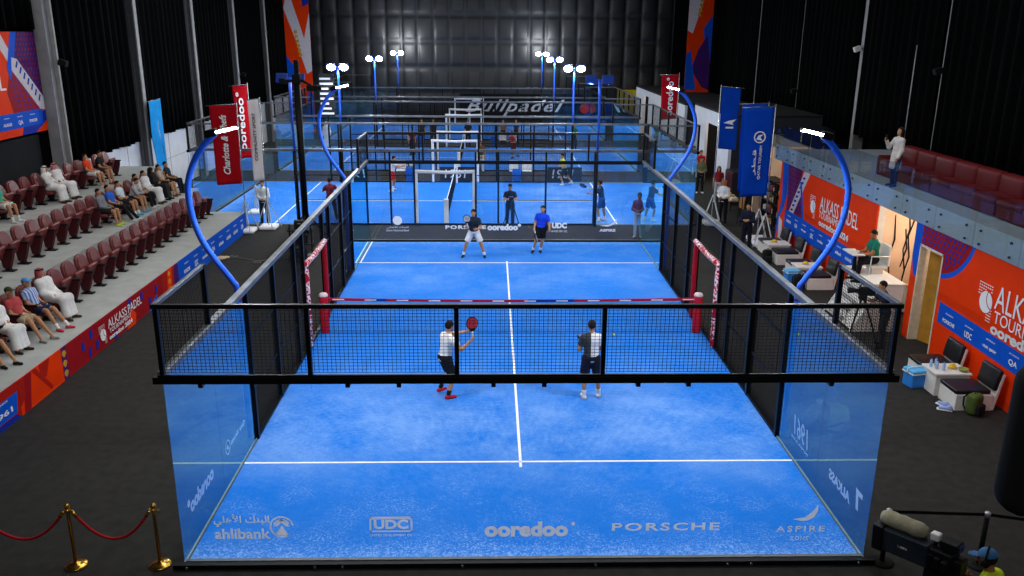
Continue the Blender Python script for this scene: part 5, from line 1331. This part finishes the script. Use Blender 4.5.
# ------------------------------------------------------------------ the four players
def half_cloth(name, a, b):
    m = mat(name, a, .85, var=0); nt = m.node_tree; bs = nt.nodes['Principled BSDF']
    tc = nt.nodes.new('ShaderNodeTexCoord'); sp = nt.nodes.new('ShaderNodeSeparateXYZ'); nt.links.new(tc.outputs['Object'], sp.inputs[0])
    g = nt.nodes.new('ShaderNodeMath'); g.operation = 'GREATER_THAN'; g.inputs[1].default_value = -.03; nt.links.new(sp.outputs[0], g.inputs[0])
    mx = nt.nodes.new('ShaderNodeMix'); mx.data_type = 'RGBA'; mx.inputs['A'].default_value = srgb(a); mx.inputs['B'].default_value = srgb(b)
    nt.links.new(g.outputs[0], mx.inputs['Factor']); nt.links.new(mx.outputs['Result'], bs.inputs['Base Color']); return m
def stripe_cloth(name, a, b, sc=26):
    m = mat(name, a, .85, var=0); nt = m.node_tree; bs = nt.nodes['Principled BSDF']
    tc = nt.nodes.new('ShaderNodeTexCoord'); w = nt.nodes.new('ShaderNodeTexWave'); w.inputs['Scale'].default_value = sc/6; nt.links.new(tc.outputs['Object'], w.inputs['Vector'])
    mx = nt.nodes.new('ShaderNodeMix'); mx.data_type = 'RGBA'; mx.inputs['A'].default_value = srgb(a); mx.inputs['B'].default_value = srgb(b)
    nt.links.new(w.outputs['Fac'], mx.inputs['Factor']); nt.links.new(mx.outputs['Result'], bs.inputs['Base Color']); return m
p = person((-1.52, 6.0, .012), -62, 'person in white shirt and red shoes swinging a racket, near left player', H=1.74, res=.0105, skin='c08d6c', top='e6e4e2', bottom='15171c', shoe='c4202c', sock='17181b',
    pose=dict(lean=10, twist=8, L=((-.12,.42,-1),(-.05,-.62,-1)), R=((.14,.30,-1),(.08,-.35,-1)), RA=((.55,.62,-.75),(.1,.72,.62)), LA=((-.10,.9,-.05),(.25,.85,.12)), head=(10, -8), RH=(-1, 0, .3)), eyes=True)
h = p['R']; racket(h[0], p['D'](np.array([-.05, -.02, 1])), (.35, -.9, .1), 'b8323c', 'dark padel racket with a red face held up by the white-shirted player')
p = person((1.58, 5.85, .012), 3, 'person in half grey half white shirt seen from behind, near right player', H=1.76, res=.0105, skin='b98868', top=half_cloth('half_shirt', '3a4046', 'e2e2e4'), bottom='171c2e', shoe='d9d8d4', sock='e6e6e6', haircol='201815',
    pose=dict(lean=4, L=((-.10,.12,-1),(.0,-.16,-1)), R=((.16,.06,-1),(.10,.10,-1)), LA=((-.32,.05,-1),(.35,.85,-.05)), RA=((.2,.12,-1),(-.35,.9,-.1)), head=(-4, -4)))
h = p['R']; racket(h[0], p['D'](np.array([-.5, .8, .25])), (.2, .2, 1), '2c4a9c', 'padel racket held before the waist by the half grey half white shirted player')
p = person((-1.13, 17.75, .012), 176, 'person in dark polo and white shorts in wide ready stance, far left player', H=1.78, res=.0115, skin='b4825f', top='1d2a36', bottom='e4e4e2', shoe='22242a', sock='e6e6e6', haircol='100c0a',
    pose=dict(lean=12, L=((-.42,.12,-1),(-.28,-.05,-1)), R=((.42,.12,-1),(.28,-.05,-1)), RA=((.28,.15,-1),(-.1,.75,.25)), LA=((-.3,.2,-1),(.45,.9,.05)), head=(0, -6)), eyes=True)
h = p['R']; racket(h[0], p['D'](np.array([.05, .25, 1])), (0, -1, .3), 'd9d4c6', 'pale padel racket held upright by the far player in white shorts')
p = person((1.2, 18.3, .012), 172, 'person in bright blue shirt and black shorts running, far right player', H=1.76, res=.0115, skin='b98a68', top='1745d8', bottom='121317', shoe='20222a', sock='e6e6e6', haircol='14100d',
    pose=dict(lean=6, side=-8, L=((.02,.05,-1),(.22,-.3,-1)), R=((.12,.35,-1),(.30,-.25,-1)), RA=((.3,-.1,-1),(.05,.6,-.45)), LA=((-.28,.0,-1),(-.1,.75,-.4)), head=(0, -4)), eyes=True)
h = p['R']; racket(h[0], p['D'](np.array([-.2, .5, -.75])), (1, -.25, .1), '9ea3ab', 'pale padel racket hanging low from the running far player')
ball((2.62, 9.7, .05), 'yellow padel ball at the foot of the near net, right of centre')

# ------------------------------------------------------------------ spectators on the stand
HS = 1.53
def S(**k): d = dict(SIT); d.update(k); return d
LEAN = S(lean=24, LA=((-.1,.65,-.9),(.3,.85,.1)), RA=((.1,.65,-.9),(-.3,.85,.1)))
EXT = S(lean=-18, L=((-.1,1,-.08),(-.05,.62,-.8)), R=((.1,1,-.04),(.0,.5,-.85)))
FOLD = S(LA=((-.12,.25,-1),(.75,.65,-.1)), RA=((.12,.25,-1),(-.75,.65,-.05)))
def sitter(y, row_, label, **k):
    x, z = {'A': (-11.2, .75), 'B': (-13.14, 1.35), 'C': (-15.17, 1.95)}[row_]
    if row_ == 'A': y -= .22
    k.setdefault('H', HS); k.setdefault('res', .016)
    return person((x, y, z), k.pop('face', -92), label, group='spectators on the stand', **k)
sitter(YA[20], 'A', 'person with bare legs and dark slippers, at the left frame edge of the front row', top='8a8378', bottom='2b2f38', shoe='1c2420', pose=EXT, face=-112)
sitter(YA[19], 'A', 'person in white robe and white headscarf with black cord, front row', robe='e3e3e1', hair='ghutra', haircol='e9e9e7', beard=True, shoe='3a2a20', pose=FOLD, face=-104)
sitter(YA[18], 'A', 'person in coral t-shirt, dark cap and beige shorts, front row', top='b5484a', bottom='bfae93', hair='cap', haircol='3c4034', beard=True, shoe='8f8f8a', pose=EXT, face=-104)
sitter(YA[17], 'A', 'person in striped shirt and light blue cap with pink shoes, front row', top=stripe_cloth('stripe_shirt', 'c9d6ea', '3b66b8'), bottom='1f2f55', hair='cap', haircol='4a90d8', shoe='d83a55', sock='e8e8e8', pose=EXT, face=-102)
sitter(YA[16], 'A', 'person in white robe and red checked headscarf, farthest sitter of the front row', robe='dfdedc', hair='ghutra', haircol='a34a50', beard=True, shoe='4a342a', H=1.6, girth=1.15, pose=S(lean=-20), face=-100)
sitter(YB[8], 'B', 'person in grey jumper and neon yellow shoes, middle row', top='7d8086', sleeve='long', bottom='2b2d33', shoe='c8e63c', pose=S())
sitter(YB[7], 'B', 'person in bright blue jersey and black trousers, middle row', top='2a62c8', bottom='17181c', leg='long', shoe='d9d9d6', pose=EXT)
sitter(YB[6], 'B', 'person in white and teal shirt with bare legs, middle row', top='cfe0e2', bottom='24262c', shoe='3f9ec4', sock='e6e6e6', pose=FOLD)
sitter(YB[5], 'B', 'person in pale grey shirt leaning forward, middle row', top='a8a8aa', sleeve='long', bottom='191a1e', shoe='5aa8d0', pose=LEAN)
sitter(YB[4], 'B', 'person in white shirt with dark hair half hidden behind the leaning man, middle row', top='d8d8d6', bottom='1a1b20', leg='long', shoe='e0e0de', pose=S())
sitter(YB[3], 'B', 'person in long white robe, bareheaded, middle row', robe='dcdcda', shoe='5a4030', pose=FOLD)
sitter(YB[2], 'B', 'person wrapped in black with black headscarf, middle row', robe='141417', hair='hijab', haircol='131316', shoe='17171a', pose=FOLD)
sitter(YB[1], 'B', 'person in beige t-shirt touching the chin, middle row', top='b9ab97', bottom='2a2a2c', shoe='6b4a36', beard=True, pose=S(LA=((-.1,.5,-.9),(.5,.1,.95)), RA=((.1,.4,-1),(-.5,.85,-.2))))
sitter(YB[0], 'B', 'person in dark shirt at the far end of the middle row', top='2c2b30', bottom='1b1c20', leg='long', shoe='2a2522', pose=S())
sitter(YC[11], 'C', 'person in green shirt and white shorts at the left frame edge, back row', top='2f9c84', bottom='d8d8d4', shoe='e2e2e0', sock='e8e8e8', pose=S(), face=-100)
sitter(YC[7], 'C', 'person in white robe and white headscarf beside the column, back row', robe='e0e0de', hair='ghutra', haircol='dededc', beard=True, shoe='4a3226', pose=S(lean=-8, LA=((-.1,.4,-1),(.2,.9,.1)), RA=((.1,.5,-.8),(-.5,.3,.8))))
sitter(YC[6], 'C', 'person in white robe and pink checked headscarf close to the column, back row', robe='dedddb', hair='ghutra', haircol='c07a80', shoe='4a3226', pose=FOLD)
sitter(YC[3], 'C', 'person in orange t-shirt and white shorts beyond the column, back row', top='d8431f', bottom='d4d4d0', shoe='dcdcd8', pose=S())
sitter(YC[2], 'C', 'person in black t-shirt with bare legs beyond the column, back row', top='17181b', bottom='2c2d33', shoe='a23a34', pose=S(lean=8))

# ------------------------------------------------------------------ standing and working people
person((-9.7, 23.15, 0), 182, 'person in white shirt, dark tie and black trousers on the left carpet', H=1.76, top='dcdcda', sleeve='long', bottom='121317', leg='long', shoe='151515', res=.018, beard=True, pose=dict(LA=((-.2,.1,-1),(.7,.5,-.3)), RA=((.2,.1,-1),(-.7,.5,-.3))))
person((9.05, 23.5, 0), 135, 'person in white shirt and black trousers, bald, standing guard at right', H=1.78, top='dcdcda', sleeve='long', bottom='101116', leg='long', shoe='141414', hair=None, skin='a8683e', res=.018, pose=dict(LA=((-.2,.15,-1),(.6,.6,-.2)), RA=((.2,.15,-1),(-.6,.6,-.2))))
person((8.65, 18.75, 0), 150, 'person in navy uniform with folded arms beside the blue flags', H=1.74, top='141c30', sleeve='long', bottom='101522', leg='long', shoe='111111', res=.018, pose=dict(LA=((-.25,.3,-1),(.9,.5,.15)), RA=((.25,.3,-1),(-.9,.5,.2))))
person((9.65, 30.1, 0), 175, 'person in olive jacket and white trainers far along the right aisle', H=1.78, top='6b6a4a', sleeve='long', bottom='15161a', leg='long', shoe='e0e0de', res=.02, pose=dict(LA=((-.2,.1,-1),(.5,.7,-.1)), RA=((.2,.1,-1),(-.5,.7,-.1))))
person((9.95, 27.9, 0), 165, 'person in red top and pale trousers beside the dark cabinet', H=1.66, top='8c2026', bottom='b9b4ab', leg='long', shoe='dddddd', hair='long', res=.02)
person((10.35, 33.1, 0), 190, 'person in bright red top by the lit doorway at far right', H=1.7, top='c4202c', bottom='1c1d22', leg='long', res=.022, pose=dict(RA=((.3,.3,-1),(.8,.4,.2))))
person((10.25, 34.3, 0), 170, 'person in dark green top by the lit doorway at far right', H=1.76, top='27423a', bottom='1c1d22', leg='long', res=.022)
UMP = dict(SIT); UMP.update(sit=.60, lean=4, LA=((-.1,.5,-1),(.2,.95,-.05)), RA=((.15,.45,-1),(-.2,.95,-.05)), L=((-.1,1,-.1),(0,.1,-1)), R=((.12,1,-.1),(0,.1,-1)), head=(10, -14))
person((9.84, 11.2, 1.08), 92, 'person in green polo sitting on the umpire chair, writing', H=1.74, top='17705e', bottom='14161b', leg='long', shoe='121212', beard=True, res=.014, pose=UMP, skin='a87350')
CAMMAN = dict(lean=12, LA=((-.2,.6,-.8),(.3,.95,.1)), RA=((.2,.6,-.8),(-.2,1,.2)), head=(0, -6), L=((-.1,.15,-1),(-.05,-.1,-1)), R=((.12,-.05,-1),(.05,-.1,-1)))
person((9.26, 8.95, 0), 84, 'person in dark blue shirt working the tripod camera by the fence', H=1.74, top='1f2840', bottom='191b22', leg='long', shoe='151515', res=.014, pose=CAMMAN, hair='short')
# camera operator, bottom right
OP = dict(lean=18, LA=((-.35,.12,-1),(-.05,.75,.05)), RA=((.35,.12,-1),(.0,.75,.1)), head=(14, -6))
p = person((5.43, -2.54, 0), 38, 'person in neon yellow vest and blue cap operating the broadcast camera', H=1.8, top='c6dc1e', bottom='1b1c20', leg='long', hair='cap', haircol='3f6f9f', res=.0105, pose=OP, skin='9c6a4a', eyes=True)
# headset worn by the operator
hd = p['head']; r = thing('headset', tuple(hd), math.radians(38 + 14), 'black headset worn by the camera operator', 'headset')
MB().tube([(-.098, 0, 0), (-.1, 0, .07), (-.06, 0, .14), (0, 0, .165), (.06, 0, .14), (.1, 0, .07), (.098, 0, 0)], .012, 8).build('headband', BLACKM, r, smooth=True)
for s in (-1, 1): MB().lathe([(0, -.02), (.045, -.018), (.05, 0), (.045, .02), (0, .022)], 16, M=Matrix.Translation((s*.1, 0, -.01)) @ Matrix.Rotation(PI/2, 4, 'Y')).build('ear_cup', BLACKM, r, smooth=True)
MB().tube([(-.1, .02, -.03), (-.09, .09, -.07), (-.04, .13, -.08)], .006, 6).build('microphone_boom', BLACKM, r)
# woman on the balcony
WP = dict(lean=-2, RA=((.35,.4,-.8),(-.2,.6,.9)), LA=((-.15,.05,-1),(.1,.4,-1)), head=(8, 6), L=((-.05,.1,-1),(0,-.05,-1)), R=((.08,-.05,-1),(0,-.05,-1)))
p = person((10.95, 13.0, 3.35), 100, 'person with long dark hair in pale jacket holding up a phone on the balcony', H=1.68, top='cfc9c4', sleeve='long', bottom='23386e', leg='long', shoe='1c1c20', hair='long', haircol='1d130e', res=.014, pose=WP, coat=.32)
h = p['R']; r = thing('phone', tuple(h[0]), math.radians(100), 'dark phone held up by the person on the balcony', 'phone'); MB().rbox((-.037, -.005, -.04), (.037, .005, .11), .004).build('phone_case', BLACKM, r); MB().box((-.033, .0052, -.034), (.033, .006, .104)).build('phone_screen', mat('screen', '11151c', .1), r)
# people on and around the courts behind
RUN = dict(lean=14, L=((-.1,.7,-1),(0,-.35,-1)), R=((.1,-.45,-1),(.05,-.7,-.8)), LA=((-.3,-.3,-1),(-.1,.8,.1)), RA=((.35,.5,-.8),(.1,.9,.2)))
SW = dict(lean=10, L=((-.15,.3,-1),(-.1,-.2,-1)), R=((.15,-.1,-1),(.1,-.2,-1)), RA=((.4,.6,-.4),(.2,.95,.2)), LA=((-.3,.5,-.6),(.2,.9,.1)))
p = person((-5.35, 30.4, .012), -80, 'person in white shirt and red shorts playing on the second court, left side', top='dfdfdd', bottom='b5202c', shoe='e0e0de', sock='e5e5e5', res=.018, pose=SW); h = p['R']; racket(h[0], p['D'](np.array([.1, 1, .3])), (0, -1, .2), 'c8c8c2', 'pale padel racket of the red-shorts player on the second court')
p = person((3.2, 32.2, .012), 100, 'person in lime shirt and black shorts striding on the second court', top='c3d92a', bottom='15161a', shoe='e0e0de', sock='e5e5e5', res=.018, pose=RUN); h = p['R']; racket(h[0], p['D'](np.array([.1, 1, .3])), (0, -1, .2), '9fb8c9', 'padel racket of the lime-shirted player on the second court')
p = person((4.02, 23.6, .012), 70, 'person in dark navy shirt and blue shorts on the second court, seen from behind', top='1e2a44', bottom='1f3f8c', shoe='d0d0ce', sock='e5e5e5', res=.016, pose=SW); h = p['R']; racket(h[0], p['D'](np.array([.1, 1, .3])), (1, 0, .2), '3f7fa8', 'padel racket of the navy-shirted player on the second court')
person((.22, 22.55, 0), 182, 'person in black shirt behind a tripod between the courts', top='1b1e24', bottom='1b2a4c', leg='long', res=.016, hair='cap', haircol='14161a', pose=dict(LA=((-.3,.35,-.9),(.5,.8,.3)), RA=((.3,.35,-.9),(-.5,.8,.3))))
person((-7.15, 23.9, .012), 20, 'person in maroon shirt by the left end of the second court', top='6b1f2c', bottom='2a2c34', leg='long', res=.018, pose=SW)
p = person((5.08, 20.75, 0), 160, 'person in plaid red shirt and pale jeans with a clipboard behind the far glass', top=stripe_cloth('plaid', '6f3346', '2b2f52', 40), sleeve='long', bottom='8fa8c4', leg='long', shoe='a9a9ab', res=.015, skin='7a4f36', pose=dict(LA=((-.2,.3,-1),(.6,.7,-.1)), RA=((.2,.3,-1),(-.6,.7,-.1))))
o = MB().box((-.11, -.005, -.16), (.11, .005, .16)).build('clipboard', mat('paper', 'e9e9e6', .8), loc=(5.42, 20.6, .42), rot=(.3, .5, .2)); tag(o, 'pale sheet leaning by the legs of the plaid-shirted person', 'paper')
person((-1.1, 36.2, 0), 182, 'person in brown shirt and white trousers between the second and third courts', top='5f4a30', bottom='d8d8d6', leg='long', res=.02)
person((-11.38, 46.0, .012), 175, 'person in white robe on the third court at left', robe='e3e3e3', hair='ghutra', haircol='e6e6e6', res=.022)
person((-14.0, 43.6, 0), 170, 'person in grey clothes before the white left wall', top='8f9296', bottom='6d6f74', leg='long', res=.022, sleeve='long')
person((-2.1, 47.3, 0), 182, 'person in black waistcoat over white sleeves behind the third court', top='1b1d22', bottom='17181c', leg='long', res=.022, hair='cap', haircol='2f6a3f')
p = person((.85, 41.8, .012), 120, 'person in red shirt on the third court', top='b3202a', bottom='5c1a20', res=.022, pose=RUN)
for i, (x, y, c, l) in enumerate(((-5.3, 48.3, '3a3026', 'person in brown top behind the third court, left one of a pair'), (-4.5, 48.3, '26262a', 'person in black top behind the third court, right one of a pair'), (-5.46, 42.8, '7d2430', 'person in dark red top on the left half of the third court'),
        (.3, 48.4, '8a6a48', 'person in tan top behind the third court, under the lettered sign'), (1.2, 48.4, '2a3f66', 'person in blue top behind the third court, under the lettered sign'), (4.97, 45.6, '2f6f4f', 'person in green top on the right half of the third court'))):
    person((x, y, .012), 180 - 10*i, l, top=c, bottom='1b1c20', leg='long', res=.028)
# chairs and bins between the rear courts
def wchair(x, y, label):
    r = thing('courtside_chair', (x, y, 0), 0, label, 'chair', 'white courtside chairs')
    MB().rbox((-.25, -.22, .42), (.25, .22, .47), .02).build('seat', WHITE, r); MB().rbox((-.25, .18, .5), (.25, .23, .95), .02).build('backrest', WHITE, r)
    for sx in (-1, 1):
        for sy in (-1, 1): MB().tube([(sx*.21, sy*.19, .42), (sx*.23, sy*.21, 0)], .016, 6).build('leg', CHROME, r)
def bin_(x, y, label):
    o = MB(); o.prism([(-.24, -.24), (.24, -.24), (.24, .24), (-.24, .24)], 0, .03, None); o.lathe([(.26, .02), (.32, .62), (.34, .62), (.34, .66), (.3, .66), (.25, .05), (0, .05)], 4, M=Matrix.Rotation(PI/4, 4, 'Z'))
    q = o.build('blue_bin', mat('bin_blue', '1f6fd0', .5), loc=(x, y, 0)); tag(q, label, 'bin', 'blue bins by the courts')
for x, y, l in ((.67, 34.1, 'white courtside chair behind the second court, left of the right pair'), (1.36, 34.1, 'white courtside chair behind the second court, right of the right pair'), (-5.31, 34.1, 'white courtside chair behind the second court, alone at left'),
                (-5.95, 47.3, 'white courtside chair behind the third court, alone at left'), (.24, 47.3, 'white courtside chair behind the third court, left of the right pair'), (.95, 47.3, 'white courtside chair behind the third court, right of the right pair')): wchair(x, y, l)
for x, y, l in ((-4.72, 33.15, 'blue bin behind the second court, left'), (.79, 33.15, 'blue bin behind the second court, right'), (-5.3, 47.2, 'blue bin behind the third court, left'), (-.35, 47.2, 'blue bin behind the third court, right')): bin_(x, y, l)
# ------------------------------------------------------------------ unidentified dark shape close at right, built as a padded block
r = thing('loudspeaker', (3.71, -5.0, 4.53), math.radians(12), 'black padded loudspeaker close to the camera at the right frame edge', 'loudspeaker')
MB().rbox((-.24, -.2, -.64), (.5, .2, .64), .19, seg=5).build('cabinet', mat('block_black', '07080a', .85), r, smooth=True)
MB().rbox((-.06, -.215, -.44), (.34, -.19, .44), .012).build('front_panel', mat('block_panel', '0a0b0d', .9), r)
MB().tube([(.3, 0, 0), (1.9, .1, 0), (1.95, .1, -4.51)], .035, 8).build('side_bracket', BLACKM, r)
# ------------------------------------------------------------------ lights
def area(name, loc, target, sx, sy, power, col=(1, 1, 1)):
    l = bpy.data.lights.new(name, 'AREA'); l.shape = 'RECTANGLE'; l.size = sx; l.size_y = sy; l.energy = power; l.color = col
    o = bpy.data.objects.new(name, l); COL.objects.link(o); o.location = loc
    o.rotation_euler = (Vector(target) - Vector(loc)).to_track_quat('-Z', 'Y').to_euler(); return o
for sx, y in LAMPS:
    area('court_lamp_light', (4.93*sx, y, 5.83), (1.2*sx, 10 + (y - 10)*.75, 0), .5, .12, 225, (.96, .98, 1))
for x, y, s in FL:
    if s < 0:
        area('flood_light', (x, y - .15, 5.68), (x*.5 - 1.2, y - 6, 0), .9, .25, 330, (.93, .97, 1))
        l = bpy.data.lights.new('flood_spill', 'POINT'); l.energy = 600 if y > 60 else 260; l.shadow_soft_size = .15; l.color = (.93, .97, 1)
        o = bpy.data.objects.new('flood_spill', l); COL.objects.link(o); o.location = (x, y + .55, 6.35)  # added point light, stands in for the glow behind the flood heads
    else: area('flood_light', (x, y + .15, 5.68), (x*.5 - 1.2, y + 6, 0), .9, .25, 330, (.93, .97, 1))
# assumed high bay lighting above the frame, plus unseen lights added as fill
for y, pw in ((3, 500), (13, 470)): area('unseen_overhead', (0, y, 12.8), (0, y, 0), 7, 6, pw, (.97, .98, 1))
area('unseen_overhead', (-11.5, 12, 12.6), (-12.5, 13, 1), 2.5, 16, 560, (1, .98, .95))
area('unseen_overhead', (-10.5, 31, 12.4), (-15, 31, 1), 2, 20, 700, (.97, .98, 1))  # added fill to brighten the white left wall
area('unseen_overhead', (0, -13, 12.4), (0, 1, 0), 8, 3, 520)  # added fill behind the camera, brightens lettering and faces turned this way
area('unseen_overhead', (9.5, 9, 12.6), (10.2, 11, 0), 2, 14, 360, (1, .97, .94))
for y, pw in ((28, 640), (41, 640), (52, 420)): area('unseen_overhead', (-2.3, y, 12.6), (-2.3, y - 3, 0), 12, 6, pw, (.95, .98, 1))
# warm shop lights under the balcony and in the booths
for loc, pw in (((11.2, 10.9, 2.85), 78), ((11.2, 8.95, 2.9), 40), ((11.6, 22.0, 2.8), 60), ((12.0, 32.4, 3.4), 90), ((12.3, 53, 3.2), 80)):
    l = bpy.data.lights.new('warm_downlight', 'POINT'); l.energy = pw; l.color = (1, .8, .6); l.shadow_soft_size = .12
    o = bpy.data.objects.new('warm_downlight', l); COL.objects.link(o); o.location = loc
w = bpy.data.worlds.new('hall_air'); scene.world = w; w.use_nodes = True
w.node_tree.nodes['Background'].inputs[0].default_value = (.5, .55, .62, 1); w.node_tree.nodes['Background'].inputs[1].default_value = .02
# ------------------------------------------------------------------ camera
yaw, pit, rol = .0254491, .2935744, .0072677
fw = Vector((math.sin(yaw)*math.cos(pit), math.cos(yaw)*math.cos(pit), -math.sin(pit))); rt = Vector((math.cos(yaw), -math.sin(yaw), 0)); upv = rt.cross(fw)
r2 = rt*math.cos(rol) + upv*math.sin(rol); u2 = -rt*math.sin(rol) + upv*math.cos(rol)
cd = bpy.data.cameras.new('camera'); cam = bpy.data.objects.new('camera', cd); COL.objects.link(cam)
M = Matrix.Identity(4)
for i in range(3): M[i][0] = r2[i]; M[i][1] = u2[i]; M[i][2] = -fw[i]
cam.matrix_world = Matrix.Translation((-.531205, -10.88182, 7.536506)) @ M
cd.sensor_width = 36; cd.lens = 36*850.46/1024; cd.clip_end = 300; cd.clip_start = .05
scene.camera = cam
scene.cycles.transparent_max_bounces = 48; scene.cycles.max_bounces = 8
scene.view_settings.view_transform = 'Standard'; scene.view_settings.look = 'None'; scene.view_settings.gamma = 1; scene.view_settings.exposure = 0; scene.view_settings.use_curve_mapping = False
